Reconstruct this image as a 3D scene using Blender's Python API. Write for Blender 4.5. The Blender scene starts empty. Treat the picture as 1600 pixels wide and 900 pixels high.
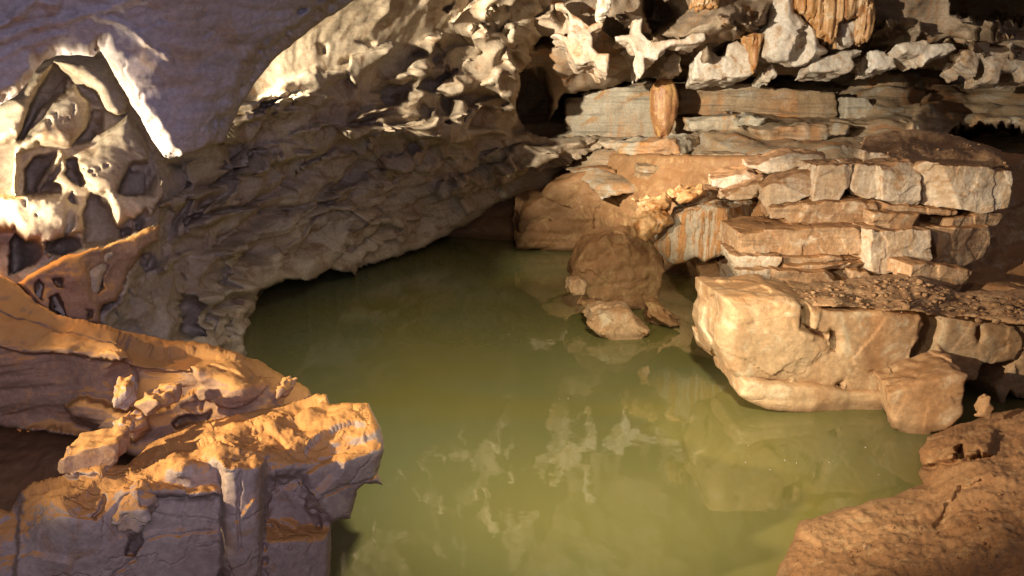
import bpy, math, random, zlib
import numpy as np
from math import radians, cos, sin, pi
random.seed(7); np.random.seed(7)
S = bpy.context.scene
COL = S.collection

# ------------------------------------------------------------------ camera
F = 1250.0                       # focal length in pixels of the 1600 px wide picture
PITCH = radians(15.0)
CAM = np.array([0.0, 0.0, 3.0])
FWD = np.array([0.0, cos(PITCH), -sin(PITCH)])
UP = np.array([0.0, sin(PITCH), cos(PITCH)])
RIGHT = np.array([1.0, 0.0, 0.0])
cd = bpy.data.cameras.new("camera"); cam = bpy.data.objects.new("camera", cd); COL.objects.link(cam)
cd.sensor_width = 36.0; cd.lens = 36.0 * F / 1600.0
cd.clip_start = 0.05; cd.clip_end = 200.0
cam.location = CAM; cam.rotation_euler = (pi / 2 - PITCH, 0, 0)
S.camera = cam

# ------------------------------------------------------------------ world, exposure
w = bpy.data.worlds.new("World"); S.world = w; w.use_nodes = True
bg = w.node_tree.nodes["Background"]
bg.inputs[0].default_value = (0.52, 0.44, 0.46, 1); bg.inputs[1].default_value = 0.30
S.view_settings.view_transform = 'Standard'; S.view_settings.look = 'None'
S.view_settings.exposure = 0.0; S.view_settings.gamma = 1.0
S.view_settings.use_curve_mapping = False
try:
    S.cycles.max_bounces = 6; S.cycles.diffuse_bounces = 3; S.cycles.glossy_bounces = 3
    S.cycles.sample_clamp_indirect = 4.0
except Exception: pass

def ray(x, y):
    """direction through pixel (x, y); depth 1 along the optical axis"""
    x = np.asarray(x, float)[..., None]; y = np.asarray(y, float)[..., None]
    return RIGHT * ((x - 800.0) / F) + FWD - UP * ((y - 450.0) / F)
def zd(x, y, z):
    """depth at which the ray through (x, y) meets height z"""
    return (3.0 - z) / (0.258819 + 0.965926 * (y - 450.0) / F)
def hc(pts): return [(x, y, zd(x, y, z)) for x, y, z in pts]
def pt(x, y, d): return CAM + ray(x, y) * np.asarray(d, float)[..., None]

def lamp(name, loc, target, power, color, size=0.06, angle=60, blend=0.5):
    l = bpy.data.lights.new(name, 'SPOT'); l.energy = power; l.color = color
    l.shadow_soft_size = size; l.spot_size = radians(angle); l.spot_blend = blend
    o = bpy.data.objects.new(name, l); COL.objects.link(o); o.location = loc
    d = np.array(target, float) - np.array(loc, float)
    from mathutils import Vector
    o.rotation_euler = Vector(d).to_track_quat('-Z', 'Y').to_euler()
    return o
LP = (-9.0, 1.1, 2.95)
lamp('flood_lamp', LP, (3.3, 8.8, 2.0), 10500, (1.0, 0.79, 0.54), 0.08, 19, 0.7)
lamp('flood_lamp', (-8.0, 0.3, 4.3), (4.0, 6.7, 0.45), 9000, (1.0, 0.78, 0.52), 0.08, 21, 0.6)
LB = pt(270, 30, 6.45)
lamp('flood_lamp', LB, pt(1200, 90, 13.5), 5600, (1.0, 0.84, 0.64), 0.05, 50, 0.5)
lamp('flood_lamp', LB, pt(720, 180, 10.8), 1550, (1.0, 0.85, 0.62), 0.05, 46, 0.5)
lamp('wall_lamp', pt(-150, 320, 5.0), pt(150, 170, 5.8), 470, (1.0, 0.86, 0.62), 0.03, 104, 0.7)
lamp('ledge_lamp', (-4.4, 5.7, 2.6), pt(420, 600, 4.6), 230, (1.0, 0.50, 0.17), 0.05, 100, 0.6)
lamp('pool_lamp', (0.8, 3.0, 4.4), pt(880, 660, 7.0), 2150, (1.0, 0.86, 0.56), 0.25, 70, 1.0)
lamp('boulder_fill', (-2.6, 0.2, 3.9), pt(1150, 410, 9.8), 1400, (1.0, 0.78, 0.54), 0.12, 30, 0.8)  # added fill to brighten the brown boulder and stack faces; not a cave lamp
lamp('violet_fill', (0.3, -0.6, 3.6), pt(180, 380, 5.0), 580, (0.74, 0.66, 1.0), 0.5, 60, 1.0)  # added soft violet fill from the camera side, lifts the slab and left ledges


# ------------------------------------------------------------------ numpy noise
_rs = np.random.RandomState(11)
PERM = _rs.permutation(512).astype(np.int64); PERM = np.concatenate([PERM, PERM, PERM])
_g = _rs.normal(size=(512, 3)); GRAD = (_g / np.linalg.norm(_g, axis=1)[:, None]).astype(np.float32)
def _h(i, j, k): return PERM[PERM[PERM[i & 511] + (j & 511)] + (k & 511)]
def perlin(P, f, seed=0.0):
    fx, fy, fz = (f if hasattr(f, '__len__') else (f, f, f))
    X = P[..., 0] * fx + seed * 17.13 + 100; Y = P[..., 1] * fy + seed * 5.7 + 100; Z = P[..., 2] * fz + seed * 9.1 + 100
    xi = np.floor(X).astype(np.int64); yi = np.floor(Y).astype(np.int64); zi = np.floor(Z).astype(np.int64)
    x = (X - xi).astype(np.float32); y = (Y - yi).astype(np.float32); z = (Z - zi).astype(np.float32)
    u = x * x * x * (x * (x * 6 - 15) + 10); v = y * y * y * (y * (y * 6 - 15) + 10); q = z * z * z * (z * (z * 6 - 15) + 10)
    r = 0
    for a in (0, 1):
        wa = u if a else 1 - u
        for b in (0, 1):
            wb = v if b else 1 - v
            for c in (0, 1):
                wc = q if c else 1 - q
                g = GRAD[_h(xi + a, yi + b, zi + c)]
                r = r + wa * wb * wc * (g[..., 0] * (x - a) + g[..., 1] * (y - b) + g[..., 2] * (z - c))
    return r * 1.6
def fbm(P, f, octv=4, seed=0.0, gain=0.5):
    r = 0; a = 1.0
    f = np.array(f if hasattr(f, '__len__') else (f, f, f), float)
    for o in range(octv):
        r = r + a * perlin(P, f, seed + o * 3.3); a *= gain; f = f * 2.03
    return r
def ridged(P, f, octv=3, seed=0.0):
    r = 0; a = 1.0; f = np.array(f if hasattr(f, '__len__') else (f, f, f), float)
    for o in range(octv):
        r = r + a * (1 - 2 * np.abs(perlin(P, f, seed + o * 2.1))); a *= 0.5; f = f * 2.1
    return r
def worley(P, f, seed=0.0):
    """F1, F2 distances in cell units"""
    fx, fy, fz = (f if hasattr(f, '__len__') else (f, f, f))
    X = np.stack([P[..., 0] * fx + seed * 7.7 + 100, P[..., 1] * fy + 100, P[..., 2] * fz + 100], -1)
    C = np.floor(X).astype(np.int64)
    f1 = np.full(X.shape[:-1], 9.0); f2 = f1.copy()
    for a in (-1, 0, 1):
        for b in (-1, 0, 1):
            for c in (-1, 0, 1):
                D = C + np.array([a, b, c]); h = _h(D[..., 0], D[..., 1], D[..., 2])
                q = D + 0.5 + 0.45 * GRAD[h] - X
                d = np.sqrt((q * q).sum(-1))
                m = d < f1; f2 = np.where(m, f1, np.minimum(f2, d)); f1 = np.where(m, d, f1)
    return f1, f2
def scallop(P, f, seed=0.0):
    """concave hollows with sharp rims between them; -1 hollow .. +0.4 rim"""
    f1, f2 = worley(P, f, seed)
    return 0.4 - 1.4 * (1 - np.clip(f1 / 0.85, 0, 1) ** 2)
def facet(P, f, seed=0.0, tilt=0.8):
    """broken rock: flat tilted faces meeting at edges, one per cell"""
    fx, fy, fz = (f if hasattr(f, '__len__') else (f, f, f))
    W_ = P + 0.12 / fx * fbm(P, 1.3 * fx, 2, seed + 3)[..., None]
    X = np.stack([W_[..., 0] * fx + seed * 7.7 + 100, W_[..., 1] * fy + 100, W_[..., 2] * fz + 100], -1)
    C = np.floor(X).astype(np.int64); best = np.full(X.shape[:-1], 9.0); val = best * 0
    for a in (-1, 0, 1):
        for b in (-1, 0, 1):
            for c in (-1, 0, 1):
                D = C + np.array([a, b, c]); h = _h(D[..., 0], D[..., 1], D[..., 2])
                q = X - (D + 0.5 + 0.45 * GRAD[h]); d = (q * q).sum(-1); m = d < best
                v = GRAD[(h * 7 + 3) & 511][..., 0] + tilt * (q * GRAD[(h * 5 + 11) & 511]).sum(-1)
                best = np.where(m, d, best); val = np.where(m, v, val)
    return val
def sstep(a, b, x):
    t = np.clip((x - a) / (b - a), 0, 1); return t * t * (3 - 2 * t)
def polysd(X, Y, poly):
    """signed distance to a polygon, positive inside"""
    p = np.array(poly, float); n = len(p)
    d = np.full(X.shape, 1e9); s = np.zeros(X.shape, bool)
    for i in range(n):
        a = p[i]; b = p[(i + 1) % n]; e = b - a
        wx = X - a[0]; wy = Y - a[1]
        t = np.clip((wx * e[0] + wy * e[1]) / (e @ e + 1e-12), 0, 1)
        d = np.minimum(d, (wx - e[0] * t) ** 2 + (wy - e[1] * t) ** 2)
        c = (a[1] <= Y) != (b[1] <= Y)
        if e[1] != 0:
            s ^= c & (X < a[0] + (Y - a[1]) * e[0] / e[1])
    d = np.sqrt(d); return np.where(s, d, -d)
def linesd(X, Y, pts):
    d = np.full(X.shape, 1e9)
    for a, b in zip(pts[:-1], pts[1:]):
        a = np.array(a, float); e = np.array(b, float) - a
        t = np.clip(((X - a[0]) * e[0] + (Y - a[1]) * e[1]) / (e @ e + 1e-9), 0, 1)
        d = np.minimum(d, (X - a[0] - e[0] * t) ** 2 + (Y - a[1] - e[1] * t) ** 2)
    return np.sqrt(d)
EPS = 0.003
def rbf(ctrl):
    """smooth surface through (x, y, depth) control points; works on 1/depth so planes stay planes"""
    c = np.array(ctrl, float); n = len(c); q = c[:, :2] / 400.0
    K = np.sqrt(((q[:, None] - q[None]) ** 2).sum(-1) + EPS) + np.eye(n) * 0.003
    A = np.zeros((n + 3, n + 3)); A[:n, :n] = K; A[:n, n] = 1; A[:n, n + 1:] = q; A[n, :n] = 1; A[n + 1:, :n] = q.T
    s = np.linalg.solve(A, np.concatenate([1.0 / c[:, 2], [0, 0, 0]]))
    def f(X, Y):
        x = X / 400.0; y = Y / 400.0; r = s[n] + s[n + 1] * x + s[n + 2] * y
        for i in range(n): r = r + s[i] * np.sqrt((x - q[i, 0]) ** 2 + (y - q[i, 1]) ** 2 + EPS)
        return 1.0 / np.clip(r, 0.04, 1.0)
    return f

# ------------------------------------------------------------------ objects
def props(o, label=None, cat=None, group=None, kind=None):
    if label: o['label'] = label
    if cat: o['category'] = cat
    if group: o['group'] = group
    if kind: o['kind'] = kind
    return o
def make_mesh(name, V, Q, m, parent=None, smooth=True, base=True):
    V = np.asarray(V, np.float64); Q = np.asarray(Q, np.int32)
    off = np.zeros(3)
    if base: off = np.array([V[:, 0].mean(), V[:, 1].mean(), V[:, 2].min()])
    me = bpy.data.meshes.new(name)
    me.vertices.add(len(V)); me.vertices.foreach_set("co", (V - off).astype(np.float32).ravel())
    k = Q.shape[1]
    me.loops.add(Q.size); me.loops.foreach_set("vertex_index", Q.ravel())
    me.polygons.add(len(Q)); me.polygons.foreach_set("loop_start", np.arange(0, Q.size, k, dtype=np.int32))
    try: me.polygons.foreach_set("loop_total", np.full(len(Q), k, np.int32))
    except Exception: pass
    me.update(calc_edges=True); me.validate()
    if smooth: me.polygons.foreach_set("use_smooth", np.ones(len(me.polygons), bool))
    me.materials.append(m)
    o = bpy.data.objects.new(name, me); COL.objects.link(o); o.location = off
    if parent is not None:
        o.parent = parent; o.location = off - np.array(parent.location)
    return o

# relief(): a rock face sampled finely over its own outline, with real depth, carved and raised
# features, noise displacement in world space, and a solid edge going back into the rock
def relief(name, poly, ctrl, m, step=3.0, jit=(3.0, 0.03), edge=(14, 0.25), back=1.0, feats=(), noise=None, backdir=None):
    p = np.array(poly, float)
    x0, y0 = p.min(0) - 3 * step; x1, y1 = p.max(0) + 3 * step
    X, Y = np.meshgrid(np.arange(x0, x1, step), np.arange(y0, y1, step))
    D0 = rbf(ctrl)(X, Y)
    PX = np.stack([X, Y, X * 0], -1)
    sd = polysd(X, Y, poly) + jit[0] * fbm(PX, jit[1], 3, 5.0)
    gy, gx = np.gradient(sd, step); gl = np.sqrt(gx * gx + gy * gy) + 1e-6; gx /= gl; gy /= gl
    inside = sd >= 0
    ring = (~inside) & (sd > -1.6 * step)
    keep = inside | ring
    Xs = np.where(ring, X - gx * sd, X); Ys = np.where(ring, Y - gy * sd, Y)
    t = np.clip(np.maximum(sd, 0) / edge[0], 0, 1)
    D = rbf(ctrl)(Xs, Ys) + edge[1] * (1 - np.sqrt(1 - (1 - t) ** 2))
    H = np.zeros_like(D)
    P = CAM + ray(Xs, Ys) * D[..., None]
    for ft in feats: H = H + ft(Xs, Ys, P)
    D = D - H
    P = CAM + ray(Xs, Ys) * D[..., None]
    Pb = CAM + ray(X, Y) * D0[..., None]
    N = np.cross(np.gradient(Pb, axis=1), np.gradient(Pb, axis=0)); N /= np.linalg.norm(N, axis=-1)[..., None] + 1e-9
    if noise is not None:
        h = noise(P, X, Y, N) * (0.2 + 0.8 * sstep(0, 6 * step, np.maximum(sd, 0)))
        P = P + N * h[..., None]
    bd = ray(Xs, Ys) if backdir is None else np.broadcast_to(np.array(backdir, float), P.shape)
    bd = bd / np.linalg.norm(bd, axis=-1)[..., None]
    P = np.where(ring[..., None], P + bd * back, P)
    idx = -np.ones(X.shape, np.int64); idx[keep] = np.arange(keep.sum())
    a, b, c, d = idx[:-1, :-1], idx[:-1, 1:], idx[1:, 1:], idx[1:, :-1]
    ins4 = inside[:-1, :-1] | inside[:-1, 1:] | inside[1:, 1:] | inside[1:, :-1]
    ok = (a >= 0) & (b >= 0) & (c >= 0) & (d >= 0) & ins4
    Q = np.stack([a[ok], d[ok], c[ok], b[ok]], -1)
    used = np.unique(Q); rm = -np.ones(keep.sum(), np.int64); rm[used] = np.arange(len(used))
    return make_mesh(name, P[keep][used], rm[Q], m)
# features: metres towards the camera
def raise_(poly, h, soft=4, jit=2.0, dome=0.0, domer=30, tilt=(0, 0)):
    p = np.array(poly, float); c = p.mean(0); lo = p.min(0) - 3 * soft - 12; hi = p.max(0) + 3 * soft + 12
    def f(X, Y, P):
        r = np.zeros_like(X); m = (X > lo[0]) & (X < hi[0]) & (Y > lo[1]) & (Y < hi[1])
        if not m.any(): return r
        x, y = X[m], Y[m]; q = np.stack([x, y, x * 0], -1)
        s = polysd(x, y, poly) + jit * perlin(q, 0.09, 2.0)
        k = sstep(-soft, soft, s)
        dm = dome * np.sqrt(1 - (1 - np.clip(s / domer, 0, 1)) ** 2)
        r[m] = k * (h + dm + tilt[0] * (x - c[0]) + tilt[1] * (y - c[1])); return r
    return f
def pit(poly, h, r=18, jit=3.0, dr=(0.8, -0.45)):
    """hollow with a steep wall on one side and a floor that rises towards the other; dr points to the shallow side"""
    p = np.array(poly, float); c = p.mean(0); sz = (p.max(0) - p.min(0)).max() * 0.55 + 2; lo = p.min(0) - 16; hi = p.max(0) + 16
    def f(X, Y, P):
        o = np.zeros_like(X); m = (X > lo[0]) & (X < hi[0]) & (Y > lo[1]) & (Y < hi[1])
        if not m.any(): return o
        x, y = X[m], Y[m]; q = np.stack([x, y, x * 0], -1)
        s = polysd(x + jit * perlin(q, 0.05, 4.0) + 1.6 * perlin(q, 0.2, 5.0), y + jit * perlin(q, 0.05, 6.0) + 1.6 * perlin(q, 0.2, 7.0), poly)
        k = sstep(-1.5, 2.5, s) * (0.45 + 0.55 * np.sqrt(1 - (1 - np.clip(s / r, 0, 1)) ** 2))
        g_ = np.clip(0.62 - ((x - c[0]) * dr[0] + (y - c[1]) * dr[1]) / sz * 0.6, 0.08, 1)
        o[m] = -h * k * g_; return o
    return f
def groove(pts, wd, h):
    def f(X, Y, P):
        q = np.stack([X, Y, X * 0], -1)
        d = linesd(X + 4 * perlin(q, 0.06, 1.0), Y + 4 * perlin(q, 0.06, 8.0), pts)
        return -h * (1 - sstep(0, wd, d))
    return f
def ridge(pts, wd, h):
    def f(X, Y, P):
        q = np.stack([X, Y, X * 0], -1); d = linesd(X, Y, pts) + wd * 0.35 * fbm(q, 0.05, 3, 6.0); return h * (1 - sstep(0, wd, d))
    return f

# ------------------------------------------------------------------ solid stones: signed distance field -> mesh
def surfnet(f, org, h):
    ins = f < 0
    nx, ny, nz = f.shape
    cs = lambda A, i, j, k: A[i:nx - 1 + i, j:ny - 1 + j, k:nz - 1 + k]
    tot = np.zeros((nx - 1, ny - 1, nz - 1), np.int8)
    for i in (0, 1):
        for j in (0, 1):
            for k in (0, 1): tot += cs(ins, i, j, k)
    act = (tot > 0) & (tot < 8)
    I, J, K = np.nonzero(act)
    acc = np.zeros((len(I), 3)); cnt = np.zeros(len(I))
    for ax in range(3):
        for u in (0, 1):
            for v in (0, 1):
                o = [0, 0, 0]; oth = [q for q in range(3) if q != ax]; o[oth[0]] = u; o[oth[1]] = v
                e = list(o); e[ax] = 1
                fa = f[I + o[0], J + o[1], K + o[2]]; fb = f[I + e[0], J + e[1], K + e[2]]
                m = (fa < 0) != (fb < 0)
                t = np.where(m, fa / np.where(m, fa - fb, 1), 0)
                p = np.array(o, float)[None] + np.zeros((len(I), 1)); p[:, ax] = t
                acc += np.where(m[:, None], p, 0); cnt += m
    V = (np.stack([I, J, K], -1) + acc / cnt[:, None]) * h + org
    idx = -np.ones(act.shape, np.int64); idx[act] = np.arange(len(I))
    Q = []
    for ax in range(3):
        o1, o2 = [(1, 2), (2, 0), (0, 1)][ax]
        sl = [slice(1, -1)] * 3; sl[ax] = slice(0, -1)
        sl2 = list(sl); sl2[ax] = slice(1, None)
        A = ins[tuple(sl)]; B = ins[tuple(sl2)]
        for flip, m in ((False, A & ~B), (True, ~A & B)):
            e = np.array(np.nonzero(m)).T
            if not len(e): continue
            e = e + 1; e[:, ax] -= 1
            def at(a, b):
                q = e.copy(); q[:, o1] -= a; q[:, o2] -= b; return idx[q[:, 0], q[:, 1], q[:, 2]]
            qd = np.stack([at(1, 1), at(0, 1), at(0, 0), at(1, 0)], -1)
            Q.append(qd[:, ::-1] if flip else qd)
    Q = np.concatenate(Q); Q = Q[(Q >= 0).all(1)]
    return V, Q

def stone(name, poly, depth, m, T=0.5, yaw=0.0, tilt=0.0, rnd=0.02, px=2.6, rough=0.02, rf=3.0, pillow=0.0,
          chips=3, chip=0.06, strata=0.0, sf=14.0, label=None, cat='rock', group=None, kind=None, slope=0.0,
          camplane=False, seed=None, carve=None, jit=0.012, taperb=0.0, drop=0.0, parent=None, pmax=1.6e6, scal=0.0, scf=4.0, fac=0.0, ff=3.0):
    """solid stone: outline traced on a real plane at `depth`, turned by yaw, leaning by tilt, T metres thick"""
    p = np.array(poly, float); seed = seed if seed is not None else (zlib.crc32((name + str(poly[0])).encode()) % 997) * 0.1
    if seed > 99: seed = seed % 99
    cx, cy = p.mean(0); C = pt(cx, cy, depth)
    if camplane: bw, bu, bv = FWD.copy(), RIGHT.copy(), UP.copy()
    else: bw = np.array([0, 1.0, 0]); bu = np.array([1.0, 0, 0]); bv = np.array([0, 0, 1.0])
    yw = radians(yaw); u = bu * cos(yw) + bw * sin(yw); w_ = -bu * sin(yw) + bw * cos(yw)
    tl = radians(tilt); v = bv * cos(tl) + w_ * sin(tl); w_ = -bv * sin(tl) + w_ * cos(tl)
    R = ray(p[:, 0], p[:, 1]); t = ((C - CAM) @ w_) / (R @ w_)
    W = CAM + R * t[:, None] - C; uv = np.stack([W @ u, W @ v], -1)
    lo = uv.min(0) - 0.06 - rough * 2 + min(0, taperb) * T; hi = uv.max(0) + 0.06 + rough * 2 - min(0, taperb) * T
    h = depth / F * px
    z0, z1 = -0.06 - rough * 3 - pillow, T + 0.08 + rough
    n = ((hi[0] - lo[0]) / h) * ((hi[1] - lo[1]) / h) * ((z1 - z0) / h)
    if n > pmax: h *= (n / pmax) ** (1 / 3)
    gu = np.arange(lo[0], hi[0] + h, h); gv = np.arange(lo[1] - drop, hi[1] + h, h); gw = np.arange(z0, z1 + h, h)
    U, V_ = np.meshgrid(gu, gv, indexing='ij')
    U3, V3, W3 = np.meshgrid(gu, gv, gw, indexing='ij')
    Pw = C + U3[..., None] * u + V3[..., None] * v + W3[..., None] * w_
    Vs = V3 - slope * W3
    jn = jit * 2 * perlin(Pw, 2.2 / max(0.15, (hi - lo).max()) * 3, seed + 4) if jit else 0
    if slope or taperb:
        d2 = -polysd(U3, Vs, uv) + taperb * np.maximum(W3, 0)
    else:
        d2 = np.repeat(-polysd(U, V_, uv)[..., None], len(gw), axis=2)
    d2 = d2 + jn
    if pillow > 0:
        rr = max(0.05, pillow * 1.6); q = np.clip(-d2 / rr, 0, 1); front = -pillow * np.sqrt(1 - (1 - q) ** 2)
    else: front = 0.0
    dw = np.maximum(front - W3, W3 - T)
    r = rnd
    qx = np.maximum(d2 + r, 0); qy = np.maximum(dw + r, 0)
    f = np.sqrt(qx * qx + qy * qy) + np.minimum(np.maximum(d2 + r, dw + r), 0) - r
    rs = np.random.RandomState(int(seed * 10) % 9999)
    for _ in range(chips):                                   # broken corners: planes cutting an edge of the outline
        k = rs.randint(len(uv)); a = uv[k]; dirc = a - uv.mean(0); dirc /= np.linalg.norm(dirc) + 1e-9
        nrm = np.array([dirc[0] + rs.normal() * .4, dirc[1] + rs.normal() * .4, -0.5 - rs.rand()]); nrm /= np.linalg.norm(nrm)
        off = nrm[0] * a[0] + nrm[1] * a[1] - chip * rs.uniform(0.4, 1.1)
        f = np.maximum(f, U3 * nrm[0] + V3 * nrm[1] + W3 * nrm[2] - off)
    if carve: f = carve(f, U3, V3, W3, Pw, dict(C=C, u=u, v=v, w=w_))
    near = np.abs(f) < (rough * 2.5 + 2.5 * h + strata + scal + fac * 1.5)
    Pn = Pw[near]
    nz = rough * fbm(Pn, rf, 4, seed, 0.55)
    if strata: nz = nz + strata * ridged(Pn, (0.8, 0.8, sf), 2, seed)
    if scal: nz = nz - scal * scallop(Pn, scf, seed)
    if fac: nz = nz + fac * facet(Pn, ff, seed)
    f[near] += nz
    f[0] = f[-1] = 9; f[:, 0] = f[:, -1] = 9; f[..., 0] = f[..., -1] = 9
    Vt, Q = surfnet(f, np.array([gu[0], gv[0], gw[0]]), h)
    Vt = C + Vt[:, :1] * u + Vt[:, 1:2] * v + Vt[:, 2:] * w_
    o = make_mesh(name, Vt, Q, m, parent)
    return props(o, label, cat if parent is None else None, group, kind)

# ------------------------------------------------------------------ materials
def rock(name, c1, c2, c3=None, mud=0.0, mudc=(0.30, 0.15, 0.06), sc=1.3, bump=0.5, bd=0.03, rough=0.85, spec=0.25,
         stripe=None, strat=0.0, mud_lo=0.35, mud_hi=0.8, fine=28.0, stain=None, crack=0.0):
    m = bpy.data.materials.new(name); m.use_nodes = True; nt = m.node_tree; N = nt.nodes; L = nt.links
    b = N["Principled BSDF"]; b.inputs["Roughness"].default_value = rough
    b.inputs["Specular IOR Level"].default_value = spec
    geo = N.new("ShaderNodeNewGeometry"); pos = geo.outputs["Position"]
    def noise(s, det=6, dist=0.0, r=0.6, vec=None, scale3=None):
        n = N.new("ShaderNodeTexNoise"); n.inputs["Scale"].default_value = s; n.inputs["Detail"].default_value = det
        n.inputs["Roughness"].default_value = r; n.inputs["Distortion"].default_value = dist
        src = vec or pos
        if scale3:
            mp = N.new("ShaderNodeMapping"); mp.inputs["Scale"].default_value = scale3; L.new(src, mp.inputs[0]); src = mp.outputs[0]
        L.new(src, n.inputs["Vector"]); return n.outputs["Fac"]
    def ramp(fac, a, b_):
        r = N.new("ShaderNodeMapRange"); r.inputs[1].default_value = a; r.inputs[2].default_value = b_
        r.interpolation_type = 'SMOOTHSTEP'; L.new(fac, r.inputs[0]); return r.outputs[0]
    def mix(f, a, b_, mode='MIX'):
        x = N.new("ShaderNodeMix"); x.data_type = 'RGBA'; x.blend_type = mode
        if isinstance(f, float): x.inputs[0].default_value = f
        else: L.new(f, x.inputs[0])
        for k, v in ((6, a), (7, b_)):
            if isinstance(v, tuple): x.inputs[k].default_value = (*v, 1)
            else: L.new(v, x.inputs[k])
        return x.outputs[2]
    def math_(op, a, b_=0.0):
        x = N.new("ShaderNodeMath"); x.operation = op
        for k, v in ((0, a), (1, b_)):
            if isinstance(v, (int, float)): x.inputs[k].default_value = v
            else: L.new(v, x.inputs[k])
        return x.outputs[0]
    c = mix(ramp(noise(sc, 8, 0.6), 0.38, 0.62), c1, c2)
    if c3: c = mix(ramp(noise(sc * 2.7, 8, 1.2, 0.65), 0.50, 0.68), c, c3)
    if stain:                                             # vertical runs of mineral colour: (colour, scale, amount)
        st = ramp(noise(stain[1], 4, 0.4, 0.6, scale3=(1, 1, 0.12)), 0.50, 0.50 + 0.14)
        c = mix(math_('MULTIPLY', st, stain[2]), c, stain[0])
    if stripe:                                            # (colour a, colour b, scale)
        s1 = ramp(noise(stripe[2], 3, 0.3, 0.7, scale3=(1, 1, 0.05)), 0.42, 0.58)
        c = mix(s1, stripe[0], stripe[1])
    if strat:
        s2 = ramp(noise(3.0, 5, 0.3, 0.7, scale3=(0.25, 0.25, 5.0)), 0.5, 0.66)
        c = mix(math_('MULTIPLY', s2, strat), c, tuple(v * 0.45 for v in c1))
    sp = ramp(noise(fine, 4, 0.0, 0.75), 0.30, 0.75)
    c = mix(0.55, c, mix(sp, tuple([0.42] * 3), tuple([1.0] * 3)), 'MULTIPLY')
    if mud:
        sx = N.new("ShaderNodeSeparateXYZ"); L.new(geo.outputs["Normal"], sx.inputs[0])
        z = math_('ADD', sx.outputs[2], math_('MULTIPLY', math_('SUBTRACT', noise(3.5, 7, 0.3, 0.7), 0.5), 1.1))
        c = mix(math_('MULTIPLY', ramp(z, mud_lo, mud_hi), mud), c, mudc)
    szp = N.new("ShaderNodeSeparateXYZ"); L.new(pos, szp.inputs[0])          # rock wetted just above the water line
    wz = math_('ADD', szp.outputs[2], math_('MULTIPLY', math_('SUBTRACT', noise(5.0, 4), 0.5), 0.10))
    wet = N.new("ShaderNodeMapRange"); wet.inputs[1].default_value = 0.05; wet.inputs[2].default_value = 0.11; wet.inputs[3].default_value = 0.55; wet.inputs[4].default_value = 0.0
    L.new(wz, wet.inputs[0]); c = mix(wet.outputs[0], c, tuple(v * 0.35 for v in c2))
    L.new(c, b.inputs["Base Color"])
    hsum = math_('ADD', math_('MULTIPLY', noise(7.0, 10, 0.3, 0.68), 1.0), math_('MULTIPLY', noise(fine * 1.6, 6, 0, 0.7), 0.25))
    if stripe: hsum = math_('ADD', hsum, math_('MULTIPLY', s1, 0.6))
    if strat:
        hsum = math_('ADD', hsum, math_('MULTIPLY', noise(4.0, 6, 0.2, 0.7, scale3=(0.2, 0.2, 5.0)), 0.8 * strat))
    if crack:
        vo = N.new("ShaderNodeTexVoronoi"); vo.feature = 'DISTANCE_TO_EDGE'; vo.inputs["Scale"].default_value = crack
        mp = N.new("ShaderNodeMapping"); mp.inputs["Scale"].default_value = (0.7, 0.7, 2.0)
        nn = N.new("ShaderNodeTexNoise"); nn.inputs["Scale"].default_value = 2.0; nn.inputs["Detail"].default_value = 6; L.new(pos, nn.inputs["Vector"])
        va = N.new("ShaderNodeVectorMath"); va.operation = 'ADD'; L.new(pos, va.inputs[0]); L.new(nn.outputs["Color"], va.inputs[1])
        L.new(va.outputs[0], mp.inputs[0]); L.new(mp.outputs[0], vo.inputs["Vector"])
        ck = ramp(vo.outputs["Distance"], 0.0, 0.035)
        hsum = math_('ADD', hsum, math_('MULTIPLY', ck, 0.5))
    bp = N.new("ShaderNodeBump"); bp.inputs["Strength"].default_value = bump; bp.inputs["Distance"].default_value = bd
    L.new(hsum, bp.inputs["Height"]); L.new(bp.outputs[0], b.inputs["Normal"])
    return m

# ------------------------------------------------------------------ rock materials
M = {}
M['wall']   = rock('cave_limestone', (0.52, 0.44, 0.33), (0.40, 0.32, 0.23), (0.30, 0.20, 0.12), sc=1.1, bump=0.35, strat=0.35)
M['slab']   = rock('smooth_limestone', (0.42, 0.39, 0.40), (0.36, 0.32, 0.32), (0.36, 0.27, 0.19), sc=0.7, bump=0.4, bd=0.02, strat=0.3, crack=0.7)
M['back']   = rock('back_limestone', (0.44, 0.36, 0.27), (0.33, 0.25, 0.17), (0.36, 0.19, 0.08), sc=0.9, bump=0.5, strat=0.5)
M['tanbed'] = rock('tan_bedded_limestone', (0.42, 0.32, 0.21), (0.34, 0.24, 0.14), (0.42, 0.40, 0.34), sc=0.8, bump=0.6, strat=0.8, stain=((0.46, 0.20, 0.06), 1.6, 0.6))
M['grey']   = rock('grey_bedded_limestone', (0.50, 0.47, 0.38), (0.42, 0.37, 0.28), (0.46, 0.27, 0.12), sc=0.8, bump=0.5, strat=0.8, stain=((0.50, 0.22, 0.06), 1.6, 0.7))
M['white']  = rock('white_calcite', (0.74, 0.70, 0.62), (0.64, 0.58, 0.48), (0.50, 0.35, 0.22), stain=((0.44, 0.27, 0.14), 2.5, 0.45), sc=1.6, bump=0.4, bd=0.02, spec=0.35, rough=0.6)
M['flow']   = rock('orange_flowstone', (0.58, 0.36, 0.17), (0.48, 0.24, 0.08), (0.66, 0.50, 0.32), sc=1.5, bump=0.4, spec=0.45, rough=0.5, stain=((0.36, 0.13, 0.03), 7.0, 0.8))
M['brownflow'] = rock('brown_flowstone', (0.42, 0.22, 0.10), (0.34, 0.15, 0.06), (0.55, 0.33, 0.14), sc=1.8, bump=0.5, spec=0.5, rough=0.45, stain=((0.62, 0.38, 0.14), 9.0, 0.8))
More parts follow.
